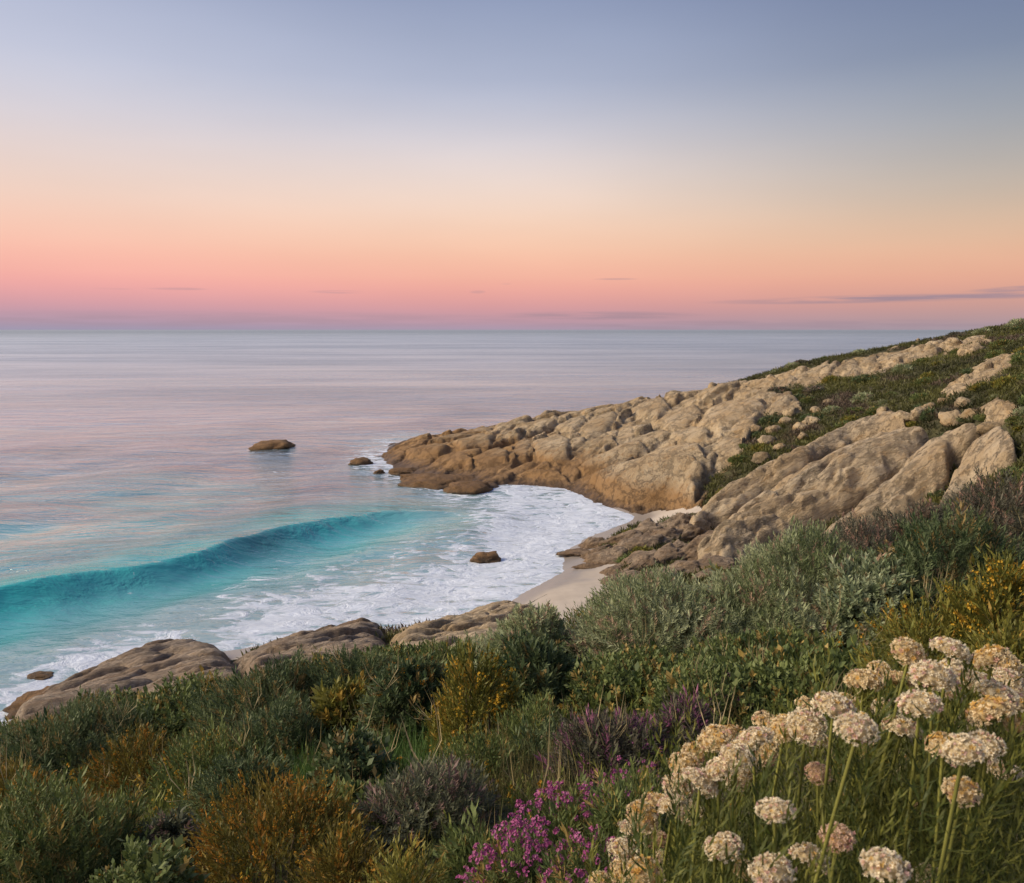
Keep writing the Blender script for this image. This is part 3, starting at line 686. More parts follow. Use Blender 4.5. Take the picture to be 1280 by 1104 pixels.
# ------------------------------------------------------------------ the sea
th_ = np.tan(np.radians(np.concatenate([np.linspace(42, 3.2, 560), np.linspace(3.15, 0.4, 80)])))
ring = np.concatenate([H / th_, np.geomspace(H / th_[-1] * 1.05, 40000, 50)])
azs = np.radians(np.concatenate([np.linspace(-180, -41, 40)[:-1], np.linspace(-40, 40, 640), np.linspace(41, 180, 40)]))
RR, AA = np.meshgrid(ring, azs, indexing="ij")
X, Y = RR * np.sin(AA), RR * np.cos(AA)
fade = np.exp(-(RR / 220) ** 2)
Zw = np.zeros_like(X)
near = RR < 700
rw = np.random.default_rng(3)
for k in range(34):                                   # wind sea: many small trains from the open water
    lam = 0.9 * 1.13 ** k if k < 26 else rw.uniform(8, 22)
    dirn = math.radians(rw.normal(255 - 90, 26)); far_fade = np.exp(-(RR / 260) ** 2)
    kx, ky = math.cos(dirn) * 2 * math.pi / lam, math.sin(dirn) * 2 * math.pi / lam
    amp = 0.0058 * lam ** 0.95 if k < 26 else 0.03
    keep = smooth(2.2, 5.0, lam / (RR * RR / H / 240 + RR * 0.0022))   # no train finer than the mesh there
    ph = rw.uniform(0, 6.28)
    Zw += amp * keep * far_fade ** (0.25 if k < 26 else 1) * np.sin(kx * X + ky * Y + ph + 1.3 * np.sin(0.05 * X + 0.08 * Y + k))
Zw *= 0.75
# the swell about to break on the bar
crest = np.array([at_z(u, v, z)[:2] for u, v, z in [(-520, 830, 0.9), (-220, 782, 0.9), (0, 734, 0.95), (130, 711, 0.95), (250, 686, 0.9), (330, 663, 0.85), (420, 643, 0.7), (500, 634, 0.5), (560, 636, 0.3), (640, 640, 0.1)]])
amps = np.array([0.84, 0.86, 0.86, 0.86, 0.84, 0.78, 0.64, 0.40, 0.16, 0.0])
sd = np.full(X.shape, 1e9); ca = np.zeros(X.shape)
for i in range(len(crest) - 1):
    a, b = crest[i], crest[i + 1]; ab = b - a; L2 = ab @ ab
    t = np.clip(((X - a[0]) * ab[0] + (Y - a[1]) * ab[1]) / L2, 0, 1)
    dx, dy = X - a[0] - t * ab[0], Y - a[1] - t * ab[1]
    d = np.hypot(dx, dy); sgn = np.where(ab[0] * dy - ab[1] * dx > 0, -1.0, 1.0)   # + on the shore side
    cl = d < np.abs(sd)
    sd = np.where(cl, d * sgn, sd); ca = np.where(cl, amps[i] + (amps[i + 1] - amps[i]) * t, ca)
sdn = sd + 0.35 * fbm(X * 0.25, Y * 0.25, oct=3, seed=55)
swell = np.where(sdn > 0, np.exp(-(sdn / 0.95) ** 1.6), np.exp(-(np.abs(sdn) / 4.5) ** 1.2)) * ca * (1 + 0.10 * pnoise(X * 0.15, Y * 0.15, seed=8))
swell -= 0.12 * np.exp(-((sdn - 3.0) / 1.8) ** 2) * ca
Zw += swell
Zs = base_z(np.clip(X, -60, 100), np.clip(Y, -40, 130))
Ub, Vb = to_px(X, Y, np.zeros_like(X))
depth = np.where(RR < 160, -Zs, 4.0)
calm = smooth(0.0, 0.9, depth)
Zw = np.where(RR < 160, Zw * (0.25 + 0.75 * calm), Zw)
Zw *= smooth(900, 200, RR)
# foam: bar wash in front of the beach, the point, and the near ledges
wob = 9 * fbm(X * 0.18, Y * 0.18, oct=4, seed=91)
def zone(poly, soft):
    ins = in_poly(Ub + wob, Vb + wob * 0.5, poly); d = poly_dist(Ub + wob, Vb + wob * 0.5, poly) / soft
    return np.where(ins, 0.5 + 0.5 * np.clip(d, 0, 1), 0.5 - 0.5 * np.clip(d, 0, 1))
fm = zone([(235, 835), (285, 775), (335, 746), (420, 728), (510, 708), (560, 690), (585, 670), (598, 640), (622, 612), (700, 606), (774, 632), (764, 662), (710, 706), (640, 748), (580, 775), (420, 800), (280, 840)], 60) * 1.06
fm = np.maximum(fm, zone([(-60, 930), (0, 855), (60, 822), (130, 796), (185, 785), (285, 806), (275, 830), (100, 860), (0, 920)], 22) * 0.76)
fm = np.maximum(fm, zone([(430, 572), (470, 555), (500, 552), (520, 600), (600, 622), (560, 634), (500, 606), (455, 596)], 20) * 0.86)
fm = np.maximum(fm, zone([(300, 568), (322, 556), (345, 552), (372, 562), (360, 570)], 8) * 0.5)
edge = smooth(0.55, 0.0, depth) * smooth(160, 150, RR) * 0.72
fm = np.maximum(fm, edge * (RR < 160))
# brightest along the leading edge of the wash and thinning behind it
front = smooth(0.75, 0.1, depth) * (Ub > 560) * (Ub < 800)
fm = np.clip(fm + 0.16 * front * (fm > 0.4) - 0.10 * smooth(650, 560, Ub) * smooth(770, 700, Vb) , 0, 1)
Zw += 0.10 * np.clip(fm - 0.55, 0, 1) * np.abs(fbm(X * 0.9, Y * 0.9, oct=4, seed=93)) * smooth(160, 140, RR)
# swash sheet climbs a little over the sand at the bay
Zw += 0.10 * smooth(0.5, 0.0, depth) * (RR < 160) * smooth(440, 640, Ub) * smooth(860, 790, Ub) * (Y > 0)
turq = np.maximum(smooth(-9, 1, sd) * (0.50 + 0.50 * smooth(9, 2.5, sd)) * (RR < 110) * smooth(820, 700, Ub), 0.62 * smooth(-46, -4, sd) * smooth(0.30, 0.62, 0.5 + 0.5 * fbm(X * 0.035 + 3, Y * 0.06, oct=3, seed=14)) * (RR < 240))
shal = smooth(1.9, 0.4, depth) * (RR < 160)
weed = smooth(0.12, 0.45, fbm(X * 0.05 + 9, Y * 0.11, oct=3, seed=44)) * (RR < 200)
Ud = ((Ub - 325) / 62) ** 2 + ((Vb - 688) / 17) ** 2
weed = np.maximum(weed * 0.55 * smooth(2, -10, sd), np.exp(-Ud) * 0.6)
SEA_ATTR = {"foam": fm.ravel(), "turq": turq.ravel(), "shal": shal.ravel(), "weed": weed.ravel()}

def sea_material():
    m, nt, out = new_mat("sea_water"); L = nt.links
    geo = N(nt, "ShaderNodeNewGeometry")
    A = {k: N(nt, "ShaderNodeAttribute", attribute_name=k).outputs["Fac"] for k in SEA_ATTR}
    def mix(f, a, b):
        x = N(nt, "ShaderNodeMix", data_type="RGBA")
        L.new(f, x.inputs["Factor"])
        for s, v in (("A", a), ("B", b)):
            if isinstance(v, tuple): x.inputs[s].default_value = (*v, 1)
            else: L.new(v, x.inputs[s])
        return x.outputs["Result"]
    c = mix(A["turq"], (0.13, 0.17, 0.21), (0.010, 0.40, 0.41))
    c = mix(A["shal"], c, (0.23, 0.35, 0.38))
    c = mix(A["weed"], c, (0.035, 0.07, 0.10))
    # ripples: three sizes, the larger two stretched along the crests
    dist = N(nt, "ShaderNodeVectorMath", operation="LENGTH"); L.new(geo.outputs["Position"], dist.inputs[0])
    mp = N(nt, "ShaderNodeMapping"); mp.inputs["Scale"].default_value = (0.42, 1.0, 1.0); mp.inputs["Rotation"].default_value = (0, 0, math.radians(-14))
    L.new(geo.outputs["Position"], mp.inputs[0])
    def noise(sc, det, ro, dis=0.0):
        n = N(nt, "ShaderNodeTexNoise", i_Scale=sc, i_Detail=det, i_Roughness=ro, i_Distortion=dis); L.new(mp.outputs[0], n.inputs["Vector"]); return n.outputs[0]
    w1, w2, w3 = noise(2.2, 5, 0.6, 0.4), noise(0.42, 5, 0.62, 0.6), noise(0.06, 6, 0.6, 0.3)
    wp = N(nt, "ShaderNodeMapping"); wp.inputs["Scale"].default_value = (0.0035, 0.012, 1.0); L.new(geo.outputs["Position"], wp.inputs[0])
    wind = N(nt, "ShaderNodeTexNoise", i_Scale=1.0, i_Detail=5.0, i_Roughness=0.6); L.new(wp.outputs[0], wind.inputs["Vector"])
    wr = N(nt, "ShaderNodeMapRange"); wr.inputs["From Min"].default_value = 0.38; wr.inputs["From Max"].default_value = 0.62; wr.inputs["To Min"].default_value = 0.35; wr.inputs["To Max"].default_value = 1.6
    L.new(wind.outputs[0], wr.inputs["Value"])
    def bump(h, d, prev=None, st=1.0):
        b = N(nt, "ShaderNodeBump"); b.inputs["Distance"].default_value = d; b.inputs["Strength"].default_value = st
        L.new(h, b.inputs["Height"])
        if prev: L.new(prev, b.inputs["Normal"])
        return b
    b3 = bump(w3, 1.6); b2 = bump(w2, 0.46, b3.outputs[0]); b1 = bump(w1, 0.085, b2.outputs[0])
    for b in (b3, b2, b1):
        s = N(nt, "ShaderNodeMath", operation="MULTIPLY", i_1=0.8); L.new(wr.outputs[0], s.inputs[0]); L.new(s.outputs[0], b.inputs["Strength"])
    body = N(nt, "ShaderNodeBsdfDiffuse"); L.new(c, body.inputs["Color"]); L.new(b2.outputs[0], body.inputs["Normal"])
    gl = N(nt, "ShaderNodeBsdfGlossy"); gl.inputs["Color"].default_value = (0.96, 0.98, 0.97, 1); L.new(b1.outputs[0], gl.inputs["Normal"])
    rd = N(nt, "ShaderNodeMapRange"); rd.inputs["From Min"].default_value = 1.6; rd.inputs["From Max"].default_value = 3.4; rd.inputs["To Min"].default_value = 0.10; rd.inputs["To Max"].default_value = 0.52
    lg = N(nt, "ShaderNodeMath", operation="LOGARITHM", i_1=10.0); L.new(dist.outputs["Value"], lg.inputs[0]); L.new(lg.outputs[0], rd.inputs["Value"]); L.new(rd.outputs[0], gl.inputs["Roughness"])
    fb0 = bump(w2, 0.34); fb1 = bump(w1, 0.07, fb0.outputs[0])
    fr = N(nt, "ShaderNodeFresnel", i_IOR=1.34); L.new(fb1.outputs[0], fr.inputs["Normal"])
    fe = N(nt, "ShaderNodeMath", operation="POWER", i_1=0.52); L.new(fr.outputs[0], fe.inputs[0])
    ex = N(nt, "ShaderNodeMapRange"); ex.inputs["From Min"].default_value = 45; ex.inputs["From Max"].default_value = 105; ex.inputs["To Min"].default_value = 0.60; ex.inputs["To Max"].default_value = 0.36
    L.new(dist.outputs["Value"], ex.inputs["Value"]); lg2 = N(nt, "ShaderNodeMath", operation="LOGARITHM", i_1=10.0); L.new(dist.outputs["Value"], lg2.inputs[0])
    ef = N(nt, "ShaderNodeMapRange"); ef.inputs["From Min"].default_value = 2.5; ef.inputs["From Max"].default_value = 3.7; ef.inputs["To Max"].default_value = 0.75; L.new(lg2.outputs[0], ef.inputs["Value"])
    es = N(nt, "ShaderNodeMath", operation="ADD"); L.new(ex.outputs[0], es.inputs[0]); L.new(ef.outputs[0], es.inputs[1]); L.new(es.outputs[0], fe.inputs[1])   # reflection share pushed past Fresnel to brighten the sea, held back far out
    fl_ = N(nt, "ShaderNodeMapRange"); fl_.inputs["From Min"].default_value = 3.05; fl_.inputs["From Max"].default_value = 3.55; fl_.inputs["To Min"].default_value = 1.0; fl_.inputs["To Max"].default_value = 0.55; L.new(lg2.outputs[0], fl_.inputs["Value"])
    fq = N(nt, "ShaderNodeMath", operation="MULTIPLY"); L.new(fe.outputs[0], fq.inputs[0]); L.new(fl_.outputs[0], fq.inputs[1])
    wp2 = N(nt, "ShaderNodeMapping"); wp2.inputs["Scale"].default_value = (0.011, 0.05, 1.0); wp2.inputs["Rotation"].default_value = (0, 0, math.radians(-6)); L.new(geo.outputs["Position"], wp2.inputs[0])
    wind2 = N(nt, "ShaderNodeTexNoise", i_Scale=1.0, i_Detail=6.0, i_Roughness=0.62, i_Distortion=0.5); L.new(wp2.outputs[0], wind2.inputs["Vector"])
    ws = N(nt, "ShaderNodeMath", operation="ADD"); L.new(wind.outputs[0], ws.inputs[0]); L.new(wind2.outputs[0], ws.inputs[1])
    wq = N(nt, "ShaderNodeMapRange"); wq.inputs["From Min"].default_value = 0.78; wq.inputs["From Max"].default_value = 1.2; wq.inputs["To Min"].default_value = 1.10; wq.inputs["To Max"].default_value = 0.74; L.new(ws.outputs[0], wq.inputs["Value"])
    fq2 = N(nt, "ShaderNodeMath", operation="MULTIPLY"); L.new(fq.outputs[0], fq2.inputs[0]); L.new(wq.outputs[0], fq2.inputs[1]); fq2.use_clamp = True
    fq = fq2
    water = N(nt, "ShaderNodeMixShader"); L.new(fq.outputs[0], water.inputs[0]); L.new(body.outputs[0], water.inputs[1]); L.new(gl.outputs[0], water.inputs[2])
    # foam: lacy cells that close up where the foam is thick
    fp = N(nt, "ShaderNodeMapping"); fp.inputs["Scale"].default_value = (0.55, 1.0, 1.0); fp.inputs["Rotation"].default_value = (0, 0, math.radians(-28)); L.new(geo.outputs["Position"], fp.inputs[0])
    fn = N(nt, "ShaderNodeTexNoise", i_Scale=1.1, i_Detail=8.0, i_Roughness=0.66, i_Distortion=0.9); L.new(fp.outputs[0], fn.inputs["Vector"])
    wv = N(nt, "ShaderNodeVectorMath", operation="MULTIPLY_ADD"); wv.inputs[1].default_value = (1.6, 1.6, 1.6); L.new(fn.outputs["Color"], wv.inputs[0]); L.new(fp.outputs[0], wv.inputs[2])
    vo = N(nt, "ShaderNodeTexVoronoi", feature="DISTANCE_TO_EDGE", i_Scale=1.25); L.new(wv.outputs[0], vo.inputs["Vector"])
    vi = N(nt, "ShaderNodeMapRange"); vi.inputs["From Max"].default_value = 0.30; vi.inputs["To Min"].default_value = 1.0; vi.inputs["To Max"].default_value = 0.0; L.new(vo.outputs[0], vi.inputs["Value"])
    pm = N(nt, "ShaderNodeMath", operation="MULTIPLY", i_1=0.34); L.new(vi.outputs[0], pm.inputs[0])
    pa = N(nt, "ShaderNodeMath", operation="MULTIPLY_ADD", i_1=3.0); L.new(fn.outputs[0], pa.inputs[0]); L.new(pm.outputs[0], pa.inputs[2])
    fa = N(nt, "ShaderNodeMath", operation="MULTIPLY_ADD", i_1=1.15, i_2=-2.26); L.new(A["foam"], fa.inputs[0])
    fs = N(nt, "ShaderNodeMath", operation="ADD"); L.new(pa.outputs[0], fs.inputs[0]); L.new(fa.outputs[0], fs.inputs[1])
    ff = N(nt, "ShaderNodeMapRange", interpolation_type="SMOOTHSTEP"); ff.inputs["From Min"].default_value = -0.12; ff.inputs["From Max"].default_value = 0.30; ff.inputs["To Max"].default_value = 0.95
    L.new(fs.outputs[0], ff.inputs["Value"])
    foam = N(nt, "ShaderNodeBsdfPrincipled"); foam.inputs["Base Color"].default_value = (0.68, 0.75, 0.87, 1); foam.inputs["Roughness"].default_value = 0.8  # white foam, with the blue of sky shade put into its colour
    fb = bump(fs.outputs[0], 0.25, b2.outputs[0], 0.6); L.new(fb.outputs[0], foam.inputs["Normal"])
    ms = N(nt, "ShaderNodeMixShader"); L.new(ff.outputs[0], ms.inputs[0]); L.new(water.outputs[0], ms.inputs[1]); L.new(foam.outputs[0], ms.inputs[2])
    L.new(ms.outputs[0], out.inputs[0])
    return m
link("sea", mesh_np("sea", np.stack([X, Y, Zw], -1).reshape(-1, 3), grid_faces(*X.shape), sea_material(), SEA_ATTR), kind="structure")

# ------------------------------------------------------------------ plants
def plant_mat(name, rough=0.55, trans=0.25):
    m, nt, out = new_mat(name); L = nt.links
    at = N(nt, "ShaderNodeAttribute", attribute_name="col")
    geo = N(nt, "ShaderNodeNewGeometry")
    no = N(nt, "ShaderNodeTexNoise", i_Scale=60.0, i_Detail=2.0); L.new(geo.outputs["Position"], no.inputs["Vector"])
    mr = N(nt, "ShaderNodeMapRange"); mr.inputs["To Min"].default_value = 0.75; mr.inputs["To Max"].default_value = 1.25; L.new(no.outputs[0], mr.inputs["Value"])
    sc = N(nt, "ShaderNodeVectorMath", operation="SCALE"); L.new(at.outputs["Color"], sc.inputs[0]); L.new(mr.outputs[0], sc.inputs["Scale"])
    b = N(nt, "ShaderNodeBsdfPrincipled"); b.inputs["Roughness"].default_value = rough; L.new(sc.outputs[0], b.inputs["Base Color"])
    b.inputs["Specular IOR Level"].default_value = 0.3
    t = N(nt, "ShaderNodeBsdfTranslucent"); L.new(sc.outputs[0], t.inputs[0])
    x = N(nt, "ShaderNodeMixShader", i_0=trans); L.new(b.outputs[0], x.inputs[1]); L.new(t.outputs[0], x.inputs[2]); L.new(x.outputs[0], out.inputs[0])
    return m
M_LEAF = plant_mat("leaf"); M_STEM = plant_mat("stem_bark", 0.8, 0.0); M_PETAL = plant_mat("petal", 0.6, 0.3)

def leaf_set(rg, n, t0, t1, ln, wd, tilt, curl=0.15, jit=0.25):
    """n pointed, slightly folded leaves on a shoot of unit length along +z: (n*5 verts, n*4 tris)"""
    t = np.linspace(t0, t1, n) + rg.normal(0, 0.02, n); ph = np.arange(n) * 2.39996 + rg.normal(0, jit, n)
    L_ = ln * (1.05 - 0.45 * np.abs(t - 0.45)) * rg.uniform(0.75, 1.25, n); ti = np.radians(tilt) * (1.25 - 0.65 * t) + rg.normal(0, 0.15, n)
    d = np.stack([np.cos(ph) * np.sin(ti), np.sin(ph) * np.sin(ti), np.cos(ti)], -1)
    s = np.stack([-np.sin(ph), np.cos(ph), 0 * ph], -1); nn = np.cross(d, s)
    b = np.stack([0 * t, 0 * t, t], -1)
    mid = b + d * (L_ * 0.5)[:, None] - nn * (L_ * 0.04)[:, None]
    w = (wd * rg.uniform(0.8, 1.2, n))[:, None]
    tip = b + d * L_[:, None] + nn * (L_ * curl)[:, None]
    V = np.stack([b, mid + s * w + nn * w * 0.5, tip, mid - s * w + nn * w * 0.5], 1).reshape(-1, 3)
    k = np.arange(n)[:, None] * 4
    Fc = np.stack([k + [[0, 1, 3]], k + [[1, 2, 3]]], 1).reshape(-1, 3)
    return V, Fc
def blob_set(rg, n, t0, t1, rad, size):
    """small four-petalled blossoms near the end of a shoot"""
    V, Fc = [], []
    for i in range(n):
        t = rg.uniform(t0, t1); a = rg.uniform(0, 6.28); r = rad * rg.uniform(0.3, 1)
        c = np.array([math.cos(a) * r, math.sin(a) * r, t]); ax = c * [1, 1, 0] / (r + 1e-6) + [0, 0, 0.7] + rg.normal(0, 0.3, 3); ax /= np.linalg.norm(ax)
        u = np.cross(ax, [0.3, 0.5, 0.81]); u /= np.linalg.norm(u); w = np.cross(ax, u)
        k0 = sum(len(x) for x in V)
        pts = [c]
        for q in range(4):
            an = q * math.pi / 2 + a
            pts.append(c + size * (math.cos(an) * u + math.sin(an) * w) + ax * size * 0.55)
        V.append(np.array(pts)); Fc += [[k0, k0 + 1, k0 + 2], [k0, k0 + 2, k0 + 3], [k0, k0 + 3, k0 + 4], [k0, k0 + 4, k0 + 1]]
    return np.concatenate(V), np.array(Fc)
_rg = np.random.default_rng(99)
SPRIG = {
    "needle": [leaf_set(_rg, 20, 0.05, 1.0, 0.30, 0.030, 52) for _ in range(4)],
    "broad": [leaf_set(_rg, 12, 0.10, 1.0, 0.34, 0.072, 60) for _ in range(4)],
    "silver": [leaf_set(_rg, 16, 0.0, 1.0, 0.44, 0.060, 46, 0.05) for _ in range(4)],
    "wispy": [leaf_set(_rg, 12, 0.0, 1.0, 0.26, 0.028, 34) for _ in range(4)],
    "stalk": [leaf_set(_rg, 34, 0.0, 0.98, 0.17, 0.010, 50) for _ in range(4)],
    "tuft": [leaf_set(_rg, 8, 0.0, 0.5, 0.9, 0.10, 48) for _ in range(4)],
    "blade": [leaf_set(_rg, 7, 0.0, 0.06, 1.0, 0.0085, 36, 0.35) for _ in range(4)],
    "flower": [blob_set(_rg, 9, 0.6, 1.12, 0.13, 0.075) for _ in range(4)],
    "spike": [blob_set(_rg, 13, 0.35, 1.15, 0.10, 0.060) for _ in range(4)],
}
def scatter(kind, P, AX, S, C, rg, jitter=0.12):
    """stamp shoots of a kind at points P along axes AX with sizes S and colours C: one vertex, face and colour array"""
    AX = AX / (np.linalg.norm(AX, axis=1, keepdims=True) + 1e-9)
    ref = rg.normal(size=AX.shape); U = np.cross(AX, ref); U /= (np.linalg.norm(U, axis=1, keepdims=True) + 1e-9); W = np.cross(AX, U)
    var = rg.integers(0, 4, len(P)); Vs, Fs, Cs = [], [], []; k0 = 0
    for q in range(4):
        m = var == q
        if not m.any(): continue
        tv, tf = SPRIG[kind][q]
        pts = P[m][:, None] + S[m][:, None, None] * (tv[None, :, 0:1] * U[m][:, None] + tv[None, :, 1:2] * W[m][:, None] + tv[None, :, 2:3] * AX[m][:, None])
        n, nv = pts.shape[:2]
        Vs.append(pts.reshape(-1, 3)); Fs.append((tf[None] + (np.arange(n) * nv)[:, None, None]).reshape(-1, 3) + k0); k0 += n * nv
        cc = C[m][:, None, :] * rg.uniform(1 - jitter, 1 + jitter, (n, nv // 4 if nv % 4 == 0 else 1, 1)).repeat(4 if nv % 4 == 0 else nv, axis=1)[:, :nv]
        Cs.append(cc.reshape(-1, 3))
    return np.concatenate(Vs), np.concatenate(Fs), np.concatenate(Cs)
def tubes(paths, r0, r1, col, rg, sides=5):
    V, Fc, k0 = [], [], 0
    for p in paths:
        p = np.asarray(p, float); n = len(p)
        tg = np.gradient(p, axis=0); tg /= np.linalg.norm(tg, axis=1, keepdims=True) + 1e-9
        u = np.cross(tg, [0.31, 0.87, 0.2]); u /= np.linalg.norm(u, axis=1, keepdims=True) + 1e-9; w = np.cross(tg, u)
        rad = np.linspace(r0, r1, n)[:, None, None]; a = np.arange(sides) * 2 * math.pi / sides
        ringp = p[:, None] + rad * (np.cos(a)[None, :, None] * u[:, None] + np.sin(a)[None, :, None] * w[:, None])
        V.append(ringp.reshape(-1, 3))
        for i in range(n - 1):
            for j in range(sides):
                q = [k0 + i * sides + j, k0 + i * sides + (j + 1) % sides, k0 + (i + 1) * sides + (j + 1) % sides, k0 + (i + 1) * sides + j]
                Fc += [[q[0], q[1], q[2]], [q[0], q[2], q[3]]]
        k0 += n * sides
    V = np.concatenate(V); return V, np.array(Fc), np.tile(np.asarray(col, float), (len(V), 1)) * rg.uniform(0.8, 1.2, (len(V), 1))
def up_normal(rg, n, spread): return np.stack([rg.normal(0, spread, n), rg.normal(0, spread, n), np.ones(n)], -1)

PAL = {  # leaf colours: two of the plant, one of its tips or dead shoots
    "grey": ((0.16, 0.20, 0.085), (0.42, 0.45, 0.27), (0.36, 0.25, 0.17)),
    "silver": ((0.17, 0.22, 0.11), (0.42, 0.46, 0.29), (0.36, 0.29, 0.16)),
    "dark": ((0.046, 0.078, 0.030), (0.16, 0.20, 0.09), (0.24, 0.17, 0.06)),
    "mid": ((0.070, 0.105, 0.030), (0.185, 0.225, 0.075), (0.32, 0.23, 0.07)),
    "yellow": ((0.105, 0.115, 0.024), (0.26, 0.24, 0.05), (0.40, 0.26, 0.05)),
    "sage": ((0.085, 0.10, 0.055), (0.21, 0.22, 0.14), (0.26, 0.17, 0.15)),
    "orange": ((0.10, 0.10, 0.024), (0.24, 0.18, 0.036), (0.40, 0.20, 0.035)),
    "heath": ((0.080, 0.085, 0.055), (0.175, 0.16, 0.115), (0.33, 0.20, 0.15)),
    "purple": ((0.08, 0.085, 0.050), (0.155, 0.14, 0.10), (0.30, 0.12, 0.20)),
}
def bush_arrays(rg, rx, ry, h, kind, pal, size, dens, lump=0.42, tip=0.12, upward=0.42, inner=0.22, clump=2.6):
    area = 2 * math.pi * ((rx * ry) ** 0.8 + (rx * h) ** 0.8 + (ry * h) ** 0.8) / 3 * 1.2
    n = int(dens * area)
    d = rg.normal(size=(n, 3)); d /= np.linalg.norm(d, axis=1, keepdims=True); d[:, 2] = np.abs(d[:, 2]) * 1.15 - 0.12
    d /= np.linalg.norm(d, axis=1, keepdims=True)
    so = rg.uniform(0, 50)
    q = 1.0 / max(min(rx, ry), 0.2)
    lu = pnoise(d[:, 0] * rx * clump * 0.55 + so, d[:, 1] * ry * clump * 0.55, d[:, 2] * h * clump * 0.8, seed=3) * 0.8 + 0.5 * pnoise(d[:, 0] * rx * clump * 1.4 + so, d[:, 1] * ry * clump * 1.4, d[:, 2] * h * clump * 1.6, seed=4)
    rad = (1 + lump * lu) * np.where(rg.random(n) < inner, rg.uniform(0.55, 0.92, n), rg.uniform(0.88, 1.04, n))
    P = d * rad[:, None] * np.array([rx, ry, h])
    nrm = d / np.array([rx, ry, h]); nrm /= np.linalg.norm(nrm, axis=1, keepdims=True)
    AX = nrm + np.array([0, 0, upward]) + rg.normal(0, 0.32, (n, 3))
    S = size * rg.uniform(0.55, 1.3, n)
    tall = rg.random(n) < 0.05; S[tall] *= 1.7; AX[tall] += [0, 0, 0.8]
    P = P - AX / np.linalg.norm(AX, axis=1, keepdims=True) * (S * 0.6)[:, None]
    c1, c2, c3 = (np.array(c) for c in PAL[pal])
    hue = np.clip(0.5 + 1.0 * pnoise(P[:, 0] * clump * 0.8 + so, P[:, 1] * clump * 0.8, P[:, 2] * clump * 0.8, seed=9) + rg.normal(0, 0.22, n), 0, 1)[:, None]
    C = c1 * (1 - hue) + c2 * hue
    dead = rg.random(n) < tip
    C[dead] = c3 * rg.uniform(0.7, 1.3, (dead.sum(), 1))
    return P, AX, S, C
def bush(label, cat, x, y, rx, ry, h, kind, pal, size, dens, flowers=None, seed=0, group=None, name="shrub", dz=0.0, **kw):
    rg = np.random.default_rng(1000 + seed)
    z0 = float(ground_z(x, y)) + dz
    root = link(name, None, label=label, cat=cat, group=group, loc=(x, y, z0))
    P, AX, S, C = bush_arrays(rg, rx, ry, h, kind, pal, size, dens, **kw)
    V, Fc, Cc = scatter(kind, P, AX, S, C, rg)
    link("foliage", mesh_np("foliage", V, Fc, M_LEAF, {"col": Cc}, False), parent=root)
    paths = []
    for k in range(12):
        t = P[rg.integers(0, len(P))] * 0.9; b0 = np.array([rg.normal(0, rx * 0.15), rg.normal(0, ry * 0.15), -0.12])
        m1 = (b0 + t) / 2 + rg.normal(0, 0.08, 3) - [0, 0, 0.05]
        paths.append([b0, (b0 + m1) / 2 + rg.normal(0, 0.03, 3), m1, (m1 + t) / 2 + rg.normal(0, 0.03, 3), t])
    V, Fc, Cc = tubes(paths, 0.018, 0.005, (0.10, 0.075, 0.05), rg)
    link("branches", mesh_np("branches", V, Fc, M_STEM, {"col": Cc}), parent=root, kind="stuff")
    if flowers:
        fk, frac, fcol, fs = flowers
        up = (P[:, 2] > 0.25 * h) & (np.linalg.norm(P / np.array([rx, ry, h]), axis=1) > 0.7)
        idx = np.flatnonzero(up); idx = idx[rg.random(len(idx)) < frac * (0.35 + 1.3 * smooth(-0.1, 0.5, pnoise(P[idx, 0] * 2 + seed, P[idx, 1] * 2, P[idx, 2] * 2, seed=21)))]
        if len(idx):
            fc = np.array(fcol[0])[None] + (np.array(fcol[1]) - np.array(fcol[0]))[None] * rg.random((len(idx), 1))
            V, Fc, Cc = scatter(fk, P[idx] + AX[idx] * 0.02, AX[idx], S[idx] * fs, fc, rg, 0.2)
            link("blossoms", mesh_np("blossoms", V, Fc, M_PETAL, {"col": Cc}, False), parent=root, kind="stuff")
    return root
YEL = ((0.42, 0.24, 0.02), (0.55, 0.36, 0.04)); ORA = ((0.42, 0.18, 0.02), (0.5, 0.28, 0.03)); BUD = ((0.38, 0.24, 0.18), (0.5, 0.36, 0.26)); PUR = ((0.26, 0.07, 0.20), (0.36, 0.14, 0.28)); PINK = ((0.36, 0.065, 0.22), (0.52, 0.19, 0.36))
